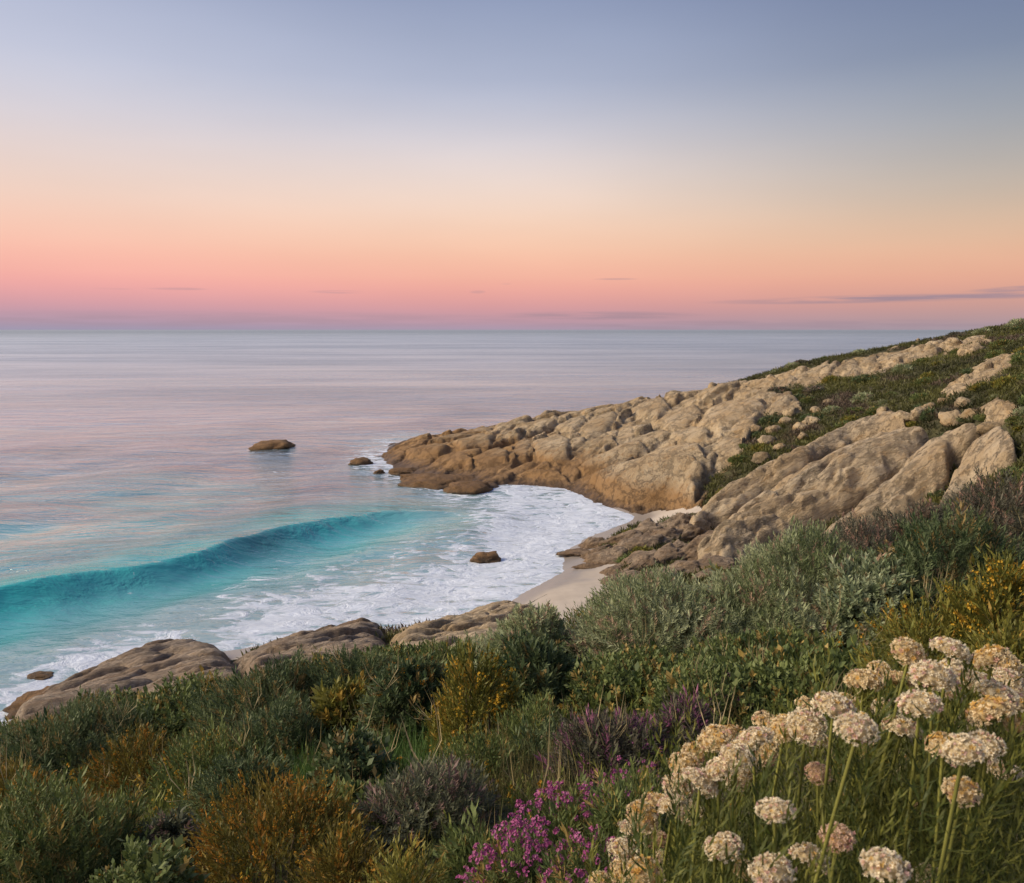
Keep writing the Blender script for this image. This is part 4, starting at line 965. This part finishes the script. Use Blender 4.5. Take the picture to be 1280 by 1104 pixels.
# (label, u, v of the top, distance, width px, shoot kind, palette, shoot size, density, flowers, extras)
BUSHES = [
 ("huge grey-green shrub with pinkish tips, forming the beach end of the long mound", 842, 727, 9.3, 250, "needle", "grey", 0.19, 420, ("flower", 0.14, BUD, 0.5), dict(tip=0.12, upward=0.3, clump=1.7, lump=0.36)),
 ("huge grey-green shrub that forms the crest of the long mound, below the smooth slabs", 1015, 689, 9.3, 290, "needle", "grey", 0.20, 420, ("flower", 0.12, BUD, 0.5), dict(tip=0.10, upward=0.3, clump=1.7, lump=0.36)),
 ("pale green shrub with soft broad leaves on the right shoulder of the long mound", 1090, 714, 8.6, 130, "silver", "silver", 0.17, 380, ("flower", 0.06, ORA, 0.6), dict(upward=0.3)),
 ("leafy mid-green shrub low on the front of the long mound", 985, 812, 7.4, 210, "broad", "mid", 0.17, 380, ("flower", 0.05, ORA, 0.5), dict(upward=0.3)),
 ("green shrub flecked with dry brown shoots, foot of the mound's beach end", 800, 830, 7.6, 180, "broad", "mid", 0.16, 400, ("flower", 0.05, BUD, 0.5), dict(tip=0.2, upward=0.3)),
 ("dark green thicket shrub on the right between the long mound and the yellow blooms", 1200, 664, 8.8, 220, "needle", "dark", 0.20, 330, ("flower", 0.06, ORA, 0.5), dict(tip=0.12)),
 ("tall wispy shrub with bright yellow sprays at the right margin", 1258, 715, 5.6, 100, "wispy", "yellow", 0.26, 260, ("spike", 0.45, YEL, 0.8), dict(upward=1.1)),
 ("thin yellow-flowered sprig in front of the dark thicket", 1205, 735, 5.8, 60, "wispy", "yellow", 0.26, 220, ("spike", 0.5, YEL, 0.7), dict(upward=1.2)),
 ("low brownish heath above the dark thicket, under the lowest slab", 1170, 640, 12.5, 170, "needle", "heath", 0.22, 240, ("flower", 0.12, BUD, 0.5), dict(tip=0.2)),
 ("brown and green heath bush at the right margin below the hillside", 1262, 615, 12.5, 150, "needle", "heath", 0.22, 240, None, dict(tip=0.2)),
 ("olive heath bush with dry flower stalks behind the upper end of the long mound", 1090, 668, 12.2, 140, "needle", "heath", 0.22, 240, ("flower", 0.15, BUD, 0.5), dict(tip=0.2)),
 ("rounded grey-green shrub standing up against the sand of the beach", 672, 776, 9.3, 140, "silver", "grey", 0.15, 420, ("flower", 0.05, BUD, 0.6), {}),
 ("dark grey-green shrub below the rounded one at the near end of the sand", 665, 822, 8.0, 150, "silver", "dark", 0.16, 420, None, {}),
 ("bushy green shrub in front of the sandy-coloured rock", 560, 813, 9.6, 150, "needle", "mid", 0.20, 330, ("flower", 0.06, ORA, 0.6), {}),
 ("blue-green shrub dotted with orange blooms, left of the tall yellow one", 510, 850, 7.8, 130, "silver", "dark", 0.16, 400, ("flower", 0.10, ORA, 0.7), {}),
 ("tall loose shrub covered in golden yellow flowers in the middle of the slope", 592, 842, 6.9, 105, "wispy", "yellow", 0.24, 330, ("spike", 0.42, YEL, 0.85), dict(upward=1.1)),
 ("dark green shrub beneath the long grey ledge", 450, 828, 9.8, 130, "needle", "dark", 0.20, 330, ("flower", 0.08, ORA, 0.6), {}),
 ("large dark rounded shrub left of centre with orange flecks on its shoulder", 345, 846, 9.6, 190, "needle", "dark", 0.21, 330, ("flower", 0.10, ORA, 0.55), {}),
 ("bright leafy green shrub just below the dark rock ledge", 235, 868, 10.4, 170, "broad", "mid", 0.22, 240, ("flower", 0.08, ORA, 0.5), {}),
 ("big dark green shrub at the left margin above the orange patch", 85, 900, 9.4, 220, "needle", "dark", 0.21, 330, None, {}),
 ("rusty orange shrub beside the big dark one at the left", 165, 935, 7.6, 115, "wispy", "orange", 0.22, 330, ("spike", 0.25, ORA, 0.7), {}),
 ("orange-brown flowering shrub at the bottom, left of the grey heath", 345, 992, 4.3, 220, "wispy", "orange", 0.17, 480, ("spike", 0.35, ORA, 0.7), dict(upward=0.6)),
 ("smaller golden shrub joined to the orange-brown one at the bottom", 430, 1040, 3.7, 120, "wispy", "orange", 0.16, 480, ("spike", 0.3, YEL, 0.7), dict(upward=0.6)),
 ("grey twiggy heath mound between the orange shrub and the pink flowers", 535, 966, 4.7, 175, "needle", "sage", 0.13, 620, ("flower", 0.1, BUD, 0.5), dict(tip=0.18)),
 ("dusky purple heath above the pink flowers", 768, 912, 5.3, 150, "needle", "purple", 0.16, 520, ("flower", 0.35, PUR, 0.6), dict(tip=0.15)),
 ("small purple-tinged heath close to the topmost white flowers on the left", 860, 888, 5.6, 90, "needle", "purple", 0.16, 480, ("flower", 0.3, PUR, 0.6), dict(tip=0.15)),
 ("green low shrub with orange flecks in the bottom left corner", 60, 1005, 4.4, 250, "needle", "mid", 0.15, 560, ("spike", 0.10, ORA, 0.7), dict(upward=0.9)),
 ("small silvery shrub among yellow-green growth near the bottom left", 210, 1012, 4.5, 85, "silver", "sage", 0.09, 900, None, {}),
 ("olive shrub between the silvery one and the bottom edge", 165, 1062, 3.5, 170, "broad", "mid", 0.12, 700, ("flower", 0.08, ORA, 0.7), {}),
 ("green shrub with fine leaves in the dip right of the rusty one", 262, 935, 7.2, 150, "wispy", "mid", 0.22, 400, ("spike", 0.12, YEL, 0.7), {}),
 ("tangled dark shrub below the large rounded one", 350, 905, 7.6, 150, "needle", "dark", 0.19, 380, ("flower", 0.05, ORA, 0.6), {}),
 ("orange-flecked shrub at the foot of the dark green one by the ledge", 430, 868, 8.0, 90, "silver", "yellow", 0.20, 300, ("flower", 0.22, ORA, 0.7), {}),
 ("yellow-leaved shrub at the left margin under the big dark one", 15, 965, 6.6, 120, "wispy", "orange", 0.20, 380, ("spike", 0.2, YEL, 0.7), {}),
 ("slender green shrub with straw-coloured stalks right of the golden one", 665, 888, 6.3, 90, "wispy", "mid", 0.22, 330, ("flower", 0.10, BUD, 0.6), dict(upward=1.2)),
 ("green shrub with scattered mauve flowers under the long mound", 900, 850, 6.4, 170, "broad", "mid", 0.17, 420, ("flower", 0.10, PUR, 0.6), {}),
 ("leafy green shrub behind the white flowers", 1010, 828, 6.4, 190, "broad", "mid", 0.18, 400, ("flower", 0.05, ORA, 0.6), {}),
 ("yellow-green shrub right of the long mound, above the white flowers", 1165, 772, 5.8, 150, "wispy", "yellow", 0.20, 380, ("spike", 0.10, ORA, 0.7), {}),
 ("yellow-green shrub at the right margin over the white flowers", 1270, 790, 4.6, 120, "wispy", "yellow", 0.20, 420, ("spike", 0.15, YEL, 0.7), {}),
 ("low green shrub behind the long mound on the beach side", 740, 768, 11.0, 80, "wispy", "mid", 0.24, 240, ("flower", 0.2, BUD, 0.5), dict(tip=0.3)),
 ("pale olive shrub along the top of the slope under the grey ledge", 395, 838, 11.5, 120, "broad", "yellow", 0.22, 240, ("flower", 0.12, BUD, 0.5), {}),
 ("olive fringe shrub at the foot of the dark ledge", 165, 886, 12.5, 170, "broad", "mid", 0.24, 240, ("flower", 0.12, ORA, 0.5), {}),
 ("green fringe shrub at the left margin beside the foam", 35, 916, 12.0, 140, "needle", "mid", 0.24, 260, ("flower", 0.1, BUD, 0.5), {}),
 ("low green shrub near the bottom between the heath mound and the pink flowers", 600, 1040, 3.4, 110, "needle", "mid", 0.14, 620, None, {}),
 ("olive shrub at the bottom edge below the grey heath mound", 500, 1072, 3.1, 120, "wispy", "yellow", 0.14, 520, None, {}),
 ("mossy green shrub between the pink flowers and the white ones", 790, 985, 3.2, 110, "needle", "mid", 0.14, 620, ("flower", 0.15, PUR, 0.6), {}),
 ("grey-green shrub right under the sandy-coloured rock, furthest down the slope", 640, 806, 12.5, 130, "needle", "grey", 0.22, 260, ("flower", 0.1, BUD, 0.5), {}),
 ("olive-green shrub in the gap between the grey ledge and the sandy-coloured rock", 500, 822, 13.0, 130, "broad", "mid", 0.22, 240, ("flower", 0.1, ORA, 0.5), {}),
 ("sprawling olive shrub below the middle of the grey ledge", 300, 858, 13.0, 130, "wispy", "mid", 0.24, 260, ("flower", 0.1, ORA, 0.5), {}),
 ("dark needle-leaved shrub between the golden shrub and the purple heath", 690, 925, 5.9, 120, "needle", "dark", 0.16, 460, ("flower", 0.08, BUD, 0.6), {}),
 ("mossy olive shrub in front of the golden-flowered one", 600, 935, 5.6, 120, "wispy", "mid", 0.17, 460, ("spike", 0.10, YEL, 0.7), {}),
 ("green shrub with tangled shoots left of the grey twiggy heath mound", 455, 985, 4.9, 110, "broad", "mid", 0.15, 480, ("flower", 0.05, ORA, 0.6), {}),
 ("dark shrub in the hollow between the rusty shrub and the bright grass", 300, 965, 5.8, 130, "needle", "dark", 0.16, 460, ("flower", 0.06, ORA, 0.6), {}),
 ("deep green leafy shrub below the dip of bright grass", 440, 945, 5.8, 110, "broad", "dark", 0.18, 420, None, {}),
]
for k, (lab, u, v, d, w, kd, pl, sz, dn, fl, ex) in enumerate(BUSHES):
    p = at_y(u, v, d); rx = w / 1005 * d * 0.5; z0 = float(ground_z(p[0], p[1]))
    h = p[2] - z0
    hh = min(max(h, 0.35), 2.1)
    ex = dict(ex); ex.setdefault("clump", 2.6 if d > 6 else 4.5)
    bush(lab, "shrub", p[0], p[1], rx * 1.08, min(rx * 0.95, 1.5), hh * (1.04 if d > 5 else 0.96), kd, pl, sz, dn, fl, seed=k, group="shrubs on the near slope", dz=min(0, h - hh) if h < 0.35 else max(0, h - hh), **ex)
    if not 0.35 <= h <= 2.1: print("BUSH", k, u, v, d, "h=%.2f" % h)

# pink pea-flowers: every cluster that shows is a piece of its own on the low shrub under them
rgp = np.random.default_rng(5)
def pink_flower_mesh(seed):
    rg = np.random.default_rng(seed); V, Fc = blob_set(rg, 7, 0.0, 0.9, 0.42, 0.36)
    c = np.array(PINK[0]) + (np.array(PINK[1]) - np.array(PINK[0])) * rg.random((len(V) // 5, 1))
    return mesh_np("flower", V, Fc, M_PETAL, {"col": np.repeat(c, 5, 0)}, False)
PKM = [pink_flower_mesh(k) for k in range(6)]
for j, (lab, u, v, d, w, hmin, nfl) in enumerate([("low mat of small magenta-pink pea flowers at the bottom edge of the slope", 650, 1048, 3.0, 190, 0.3, 170),
                                            ("mat of magenta-pink pea flowers in the middle of the pink band, widest of them", 715, 1005, 3.4, 230, 0.3, 230),
                                            ("upper arm of the magenta-pink flowers reaching up beside the white ones", 795, 968, 3.8, 150, 0.3, 120),
                                            ("magenta-pink flowers half hidden under the lowest white heads on the left", 745, 1062, 2.7, 190, 0.3, 150)]):
    p = at_y(u, v, d); rx = w / 1005 * d * 0.5; z0 = float(ground_z(p[0], p[1])); h = max(p[2] - z0, hmin)
    root = bush(lab, "flowering shrub", p[0], p[1], rx, rx * 0.9, h * 0.95, "needle", "mid", 0.12, 520, ("flower", 0.35, PINK, 0.55), seed=300 + j, group="pink flowering shrubs", name="pink_flower_shrub", dz=p[2] - z0 - h, clump=5)
    for k in range(nfl):
        a = rgp.uniform(0, 6.28); q = math.sqrt(rgp.uniform(0, 1)); el = math.sqrt(max(0, 1 - q * q)) * 0.95
        loc = np.array([math.cos(a) * q * rx, math.sin(a) * q * rx * 0.9, el * h + rgp.uniform(0.0, 0.09)])
        o = link("flower", PKM[k % 6], parent=root, loc=loc); s = rgp.uniform(0.013, 0.026); o.scale = (s, s, s)
        o.rotation_euler = (rgp.normal(0, 0.4), rgp.normal(0, 0.4), rgp.uniform(0, 6.28))

# ------------------------------------------------------------------ white flower heads in front
def head_mesh(seed, tint):
    """a domed umbel of about ninety small cupped florets"""
    rg = np.random.default_rng(seed); V, Fc, Cc = [], [], []; k0 = 0
    nF = 118
    for i in range(nF):
        t = (i + 0.5) / nF; pol = math.acos(1 - t * 1.42); a = i * 2.39996 + rg.normal(0, 0.12)
        pol += rg.normal(0, 0.05)
        nrm = np.array([math.sin(pol) * math.cos(a), math.sin(pol) * math.sin(a), math.cos(pol)])
        c = nrm * np.array([1, 1, 0.74]) * rg.uniform(0.82, 1.03)
        ax = nrm + rg.normal(0, 0.28, 3); ax /= np.linalg.norm(ax)
        u = np.cross(ax, [0.2, 0.9, 0.4]); u /= np.linalg.norm(u); w = np.cross(ax, u)
        s = rg.uniform(0.15, 0.215); opn = rg.uniform(0.45, 1.0)
        base = np.array([0.90, 0.83, 0.64]) * rg.uniform(0.85, 1.12)
        if rg.random() < 0.13: base = np.array([0.74, 0.52, 0.47]) * rg.uniform(0.85, 1.1)
        if rg.random() < tint[0] * (1.4 - pol): base = np.array([0.74, 0.52, 0.18]) * rg.uniform(0.8, 1.1)
        base = base * np.array(tint[1])
        for q in range(5):
            an = q * 1.2566 + rg.normal(0, 0.15); an2, an1 = an + 0.55, an - 0.55
            r = s * opn
            pts = [c - ax * s * 0.35, c + (math.cos(an1) * u + math.sin(an1) * w) * r * 0.62 + ax * s * 0.30, c + (math.cos(an) * u + math.sin(an) * w) * r * 1.05 + ax * s * (0.62 - 0.25 * opn), c + (math.cos(an2) * u + math.sin(an2) * w) * r * 0.62 + ax * s * 0.30]
            V += pts; Fc += [[k0, k0 + 1, k0 + 2], [k0, k0 + 2, k0 + 3]]; k0 += 4
            Cc += [base * [0.75, 0.62, 0.5]] + [base] * 3
        # the bud or eye in the cup
        e = c + ax * s * 0.12; V += [e + u * s * 0.3, e + w * s * 0.3, e - u * s * 0.3, e - w * s * 0.3, e + ax * s * 0.36]
        Fc += [[k0, k0 + 1, k0 + 4], [k0 + 1, k0 + 2, k0 + 4], [k0 + 2, k0 + 3, k0 + 4], [k0 + 3, k0, k0 + 4]]; k0 += 5
        Cc += [np.array([0.55, 0.38, 0.17]) if rg.random() < 0.5 else base * 0.9] * 5
    # cream inner dome, added so the gaps between florets do not look dark
    for a_ in range(7):
        for b_ in range(14):
            for da, db in ((0, 0), (1, 0), (1, 1), (0, 1)):
                po, aa = (a_ + da) * 0.27, (b_ + db) * 2 * math.pi / 14
                rr = 0.80 + 0.05 * math.sin(7 * aa + 5 * po)
                V.append(np.array([math.sin(po) * math.cos(aa) * rr, math.sin(po) * math.sin(aa) * rr, math.cos(po) * rr * 0.74])); Cc.append(np.array([0.58, 0.46, 0.26]) * np.array(tint[1]) * rg.uniform(0.75, 1.15))
            Fc += [[k0, k0 + 1, k0 + 2], [k0, k0 + 2, k0 + 3]]; k0 += 4
    # short pedicels from the top of the stalk to the florets
    stalks = [[np.array([0, 0, -0.62]), np.array([math.cos(a) * 0.3, math.sin(a) * 0.3, -0.3]), np.array([math.cos(a) * 0.75, math.sin(a) * 0.75, rgz])] for a, rgz in zip(rg.uniform(0, 6.28, 14), rg.uniform(-0.15, 0.4, 14))]
    tv, tf, tcol = tubes(stalks, 0.03, 0.02, (0.16, 0.17, 0.05), rg, 4)
    V = np.concatenate([np.array(V), tv]); Fc = np.concatenate([np.array(Fc), tf + k0]); Cc = np.concatenate([np.array(Cc), tcol])
    return mesh_np("flower_head", V, Fc, M_PETAL, {"col": Cc}, False)
HM = {"w": [head_mesh(500 + k, (0.10, (1, 1, 1))) for k in range(5)], "y": [head_mesh(520 + k, (0.38, (0.98, 0.92, 0.80))) for k in range(3)],
      "d": [head_mesh(560 + k, (0.5, (0.76, 0.66, 0.52))) for k in range(2)], "p": [head_mesh(540 + k, (0.05, (0.92, 0.76, 0.76))) for k in range(2)]}
HEADS = [  # u, v, px across, colour
 [(1136, 817, 50, "y"), (1188, 813, 52, "w"), (1239, 823, 50, "y"), (1080, 853, 48, "y"), (1124, 851, 46, "y"), (1166, 846, 54, "w"), (1206, 848, 50, "w"), (1262, 850, 46, "w"), (1246, 868, 52, "w"), (1274, 862, 44, "y"), (1150, 881, 58, "w"), (1238, 889, 58, "y"), (1268, 880, 46, "w")],
 [(1042, 884, 56, "w"), (1009, 883, 38, "y"), (1008, 908, 54, "w"), (980, 911, 50, "y"), (1071, 911, 70, "w"), (1126, 911, 50, "w"), (942, 926, 54, "w"), (894, 924, 46, "y"), (921, 946, 56, "w"), (854, 955, 46, "y"), (900, 962, 56, "w"), (875, 977, 56, "w"), (841, 1008, 50, "w"), (818, 1003, 44, "y"), (803, 1021, 48, "y"), (780, 1062, 46, "w"), (820, 1050, 40, "p"), (805, 1094, 52, "y"), (753, 1103, 40, "y"), (955, 938, 46, "y"), (848, 985, 46, "w"), (926, 975, 44, "w")],
 [(1023, 967, 42, "p"), (969, 1014, 60, "w"), (904, 1059, 52, "w"), (1046, 1047, 54, "p"), (1012, 1073, 52, "w"), (966, 1092, 62, "w"), (1106, 1084, 72, "w"), (1179, 933, 50, "y"), (1231, 934, 50, "w"), (1204, 938, 58, "w"), (1202, 989, 54, "y")],
]
HEADS[0] += [(1100, 838, 40, "y"), (1190, 838, 44, "w"), (1225, 852, 44, "w"), (1257, 832, 40, "y"), (1185, 864, 44, "w"), (1215, 907, 44, "w"), (1272, 906, 44, "d"), (1106, 886, 40, "w")]
HEADS[1] += [(1060, 882, 40, "y"), (1022, 927, 44, "w"), (958, 905, 42, "y"), (915, 917, 38, "d"), (870, 942, 42, "y"), (888, 992, 46, "w"), (862, 1017, 44, "w"), (790, 1040, 40, "w"), (832, 1076, 42, "w"), (780, 1090, 44, "y"), (932, 955, 44, "w"), (1085, 938, 36, "d")]
HEADS[2] += [(1060, 1000, 34, "d"), (1150, 1010, 36, "p"), (1255, 965, 46, "w"), (930, 1088, 42, "y"), (1160, 1096, 46, "w")]
STALK_COL = (0.20, 0.20, 0.045)
TUFT_LAB = ["clump of cream-white flower heads spread along the upper right, over yellow stalks", "clump of cream-white flower heads trailing down to the pink flowers", "front clump of pinkish white flower heads at the bottom right on bare yellow stalks"]
rgh = np.random.default_rng(8)
hk = 0
for j, heads in enumerate(HEADS):
    kf = 0.84 if j == 2 else 1.0          # the front clump stands nearer and its heads are smaller
    pts = np.array([at_y(u, v, 0.066 * kf * 1005 / w) for u, v, w, c in heads])
    cx, cy = pts[:, 0].mean(), pts[:, 1].mean() + 0.05
    z0 = min(float(ground_z(cx, cy)) + 0.02, pts[:, 2].min() - 0.45)
    root = link("white_flower_shrub", None, label=TUFT_LAB[j], cat="flowering shrub", group="white flowering shrubs in front", loc=(cx, cy, z0))
    c0 = np.array([cx, cy, z0])
    LP, LA, LS, LC = [], [], [], []
    for (u, v, w, c), p in zip(heads, pts):
        top = p - c0; R = 0.033 * kf
        b0 = np.array([top[0] * 0.97 + rgh.normal(0, 0.025), top[1] * 0.9 + rgh.normal(0, 0.025) + 0.03, max(0.0, top[2] - 0.75)])
        side = np.array([rgh.normal(0, 0.02), rgh.normal(0, 0.02), 0])
        path = np.array([b0 + (top - np.array([0, 0, R * 0.4]) - b0) * t + side * math.sin(t * math.pi) + np.array([top[0] - b0[0], top[1] - b0[1], 0]) * (-0.10 * math.sin(t * math.pi)) for t in np.linspace(0, 1, 8)])
        V, Fc, Cc = tubes([path], 0.0036, 0.0025, STALK_COL, rgh, 6)
        st = link("stem", mesh_np("stem", V, Fc, M_STEM, {"col": Cc}), parent=root)
        hd = link("flower_head", HM[c][hk % len(HM[c])], parent=st, loc=top); hk += 1
        s = R * rgh.uniform(0.78, 1.02); hd.scale = (s, s, s * rgh.uniform(0.72, 1.0)); hd.rotation_euler = (rgh.normal(0.16, 0.22), rgh.normal(0, 0.22), rgh.uniform(0, 6.28))
        for q in range(34):                # narrow leaves up the stalk
            t = rgh.uniform(0, 0.86); i = t * 7; a, b = path[int(i)], path[min(int(i) + 1, 7)]
            LP.append(a + (b - a) * (i % 1)); LA.append(np.array([rgh.normal(0, 0.8), rgh.normal(0, 0.8), 1.0])); LS.append(rgh.uniform(0.03, 0.06)); LC.append(np.array([0.055, 0.075, 0.018]) + rgh.random() * np.array([0.09, 0.085, 0.02]))
    # leafy shoots that fill the clump between the stalks
    for q in range(480 if j < 2 else 260):
        h0 = pts[rgh.integers(0, len(pts))] - c0
        t = np.array([h0[0] + rgh.normal(0, 0.07), h0[1] + (rgh.normal(0.02, 0.09) if j < 2 else rgh.uniform(0.03, 0.25)), h0[2] - rgh.uniform(0.05, 0.42)])
        LP.append(t - [0, 0, 0.12]); LA.append(np.array([rgh.normal(0, 0.25), rgh.normal(0, 0.25), 1])); LS.append(-rgh.uniform(0.12, 0.22)); LC.append(np.array([0.055, 0.075, 0.014]) + rgh.random() ** 2 * np.array([0.16, 0.14, 0.028]))
    LP, LA, LS, LC = np.array(LP), np.array(LA), np.array(LS), np.array(LC)
    a = scatter("blade", LP[LS > 0], LA[LS > 0], LS[LS > 0], LC[LS > 0], rgh)
    b = scatter("stalk", LP[LS < 0], LA[LS < 0], -LS[LS < 0], LC[LS < 0], rgh)
    link("foliage", mesh_np("foliage", np.concatenate([a[0], b[0]]), np.concatenate([a[1], b[1] + len(a[0])]), M_LEAF, {"col": np.concatenate([a[2], b[2]])}, False), parent=root)

# ------------------------------------------------------------------ ground cover that nobody could count
rgc = np.random.default_rng(21)
def slope_points(n, y0, y1, bias=1.6):
    y = y0 + (y1 - y0) * rgc.random(n) ** bias
    x = rgc.uniform(-0.74, 0.74, n) * (y + 1.2)
    return np.stack([x, y, ground_z(x, y)], -1)
P = slope_points(13000, 1.2, 22, 1.35)
hue = np.clip(0.5 + 0.8 * pnoise(P[:, 0] * 0.6, P[:, 1] * 0.6, seed=31), 0, 1)[:, None]; warm = (smooth(0.05, 0.5, pnoise(P[:, 0] * 0.45 + 7, P[:, 1] * 0.45, seed=35)) * smooth(2.0, -1.0, P[:, 0]))[:, None]
C = np.array([0.065, 0.095, 0.026]) * (1 - hue) + np.array([0.165, 0.19, 0.055]) * hue
C = C * (1 - warm) + np.array([0.155, 0.145, 0.035]) * warm
a = scatter("needle", P, up_normal(rgc, len(P), 0.5), rgc.uniform(0.08, 0.22, len(P)) * (0.55 + 0.5 * smooth(2, 9, P[:, 1])), C, rgc)
P2_ = slope_points(7000, 1.4, 15, 1.25); pat = pnoise(P2_[:, 0] * 0.7 + 3, P2_[:, 1] * 0.7, seed=61) + rgc.normal(0, 0.25, len(P2_)) + 0.22 * smooth(1, -2, P2_[:, 0])
P2_ = P2_[pat > 0.0]; ax2 = up_normal(rgc, len(P2_), 0.28); s2 = rgc.uniform(0.18, 0.42, len(P2_)) * (0.5 + 0.5 * smooth(2, 8, P2_[:, 1]))
c2 = np.array([0.085, 0.12, 0.028]) + rgc.random((len(P2_), 1)) * np.array([0.15, 0.13, 0.03])
b2_ = scatter("wispy", P2_, ax2, s2, c2, rgc)
link("undergrowth", mesh_np("undergrowth", np.concatenate([a[0], b2_[0]]), np.concatenate([a[1], b2_[1] + len(a[0])]), M_LEAF, {"col": np.concatenate([a[2], b2_[2]])}, False), kind="stuff")
fl = rgc.random(len(P2_)) < 0.20
c3 = np.array([0.44, 0.20, 0.02]) + rgc.random((fl.sum(), 1)) * np.array([0.10, 0.16, 0.03])
f2_ = scatter("spike", P2_[fl], ax2[fl], s2[fl] * 0.75, c3, rgc)
link("wild_blossoms", mesh_np("wild_blossoms", f2_[0] + [0, 0, 0.06], f2_[1], M_PETAL, {"col": f2_[2]}, False), kind="stuff")
P = slope_points(5000, 1.2, 14, 1.4)
C = np.array([0.07, 0.10, 0.025]) + rgc.random((len(P), 1)) * np.array([0.10, 0.07, 0.03])
dry = rgc.random(len(P)) < 0.25; C[dry] = np.array([0.24, 0.18, 0.09])
g1 = scatter("blade", P, up_normal(rgc, len(P), 0.25), rgc.uniform(0.10, 0.32, len(P)), C, rgc)
Q = np.array([hit(rgc.uniform(360, 560), rgc.uniform(945, 1010)) for _ in range(500)])       # bright tussock in the dip
Q2 = np.array([hit(rgc.uniform(590, 720), rgc.uniform(950, 1010)) for _ in range(200)])      # straw between heath and golden shrub
g2 = scatter("blade", Q, up_normal(rgc, len(Q), 0.25), rgc.uniform(0.22, 0.45, len(Q)), np.array([0.055, 0.12, 0.028]) + rgc.random((len(Q), 1)) * np.array([0.07, 0.09, 0.03]), rgc)
g3 = scatter("blade", Q2, up_normal(rgc, len(Q2), 0.2), rgc.uniform(0.2, 0.42, len(Q2)), np.array([0.13, 0.12, 0.045]) + rgc.random((len(Q2), 1)) * np.array([0.16, 0.12, 0.06]), rgc)
V = np.concatenate([g1[0], g2[0], g3[0]]); Fc = np.concatenate([g1[1], g2[1] + len(g1[0]), g3[1] + len(g1[0]) + len(g2[0])]); Cc = np.concatenate([g1[2], g2[2], g3[2]])
P4 = slope_points(170, 2.2, 13, 1.0); P4[:, 2] += rgc.uniform(0.1, 0.75, len(P4)) * smooth(2, 6, P4[:, 1])
g4 = scatter("blade", P4, up_normal(rgc, len(P4), 0.30), rgc.uniform(0.2, 0.5, len(P4)), np.array([0.22, 0.18, 0.08]) + rgc.random((len(P4), 1)) * np.array([0.22, 0.17, 0.11]), rgc)
k4 = len(V); V = np.concatenate([V, g4[0]]); Fc = np.concatenate([Fc, g4[1] + k4]); Cc = np.concatenate([Cc, g4[2]])
link("grass", mesh_np("grass", V, Fc, M_LEAF, {"col": Cc}, False), kind="stuff")

# headland scrub: the mat in the gullies, and the bushes that stand out of it
ok = (HP["ids"] == -1) & (np.arange(HP["X"].shape[0])[:, None] > 3)
idx = np.flatnonzero(ok.ravel()); w = HP["X"].ravel()[idx] * 0 + np.hypot(HP["X"].ravel()[idx], HP["Y"].ravel()[idx]) ** 0.6
sel = rgc.choice(idx, 26000, p=w / w.sum())
P = np.stack([HP[k].ravel()[sel] for k in "XYZ"], -1) + rgc.normal(0, 0.06, (26000, 3)) * [1, 1, 0]
hue = np.clip(0.5 + 0.9 * fbm(P[:, 0] * 0.22, P[:, 1] * 0.12, oct=3, seed=51), 0, 1)[:, None]; br = smooth(0.15, 0.5, fbm(P[:, 0] * 0.3 + 4, P[:, 1] * 0.15, oct=3, seed=53))[:, None]
C = np.array([0.048, 0.052, 0.020]) * (1 - hue) + np.array([0.135, 0.135, 0.038]) * hue
C = C * (1 - br) + np.array([0.125, 0.09, 0.065]) * br
a = scatter("tuft", P, up_normal(rgc, len(P), 0.45), rgc.uniform(0.18, 0.42, len(P)), C, rgc)
link("scrub_undergrowth", mesh_np("scrub_undergrowth", a[0], a[1], M_LEAF, {"col": a[2]}, False), kind="stuff")
SB = []
for k, pal in enumerate(["dark", "mid", "yellow", "heath", "mid", "grey"]):
    rg = np.random.default_rng(700 + k); A_ = bush_arrays(rg, 1.0, 0.9, 0.75, "tuft", pal, 0.34, 85, lump=0.3, clump=2.5)
    v, f, c = scatter("tuft", *A_, rg); SB.append(mesh_np("scrub_bush", v, f, M_LEAF, {"col": c}, False))
okv = ok & (HP["U"] < 1330) & (HP["U"] > 780) & (HP["V"] < 720)
idx = np.flatnonzero(okv.ravel())
for k, i in enumerate(rgc.choice(idx, 200, replace=False)):
    x, y, z = (HP[q].ravel()[i] for q in "XYZ")
    s = rgc.uniform(0.4, 1.0) * (0.7 + 0.3 * smooth(35, 70, y))
    o = link("scrub_bush", SB[int(rgc.integers(0, 6))], label="low rounded scrub bush in the green gullies of the rocky headland", cat="bush", group="scrub bushes on the headland", loc=(x, y, z - 0.08))
    o.scale = (s, s, s * rgc.uniform(0.6, 0.9)); o.rotation_euler = (0, 0, rgc.uniform(0, 6.28))
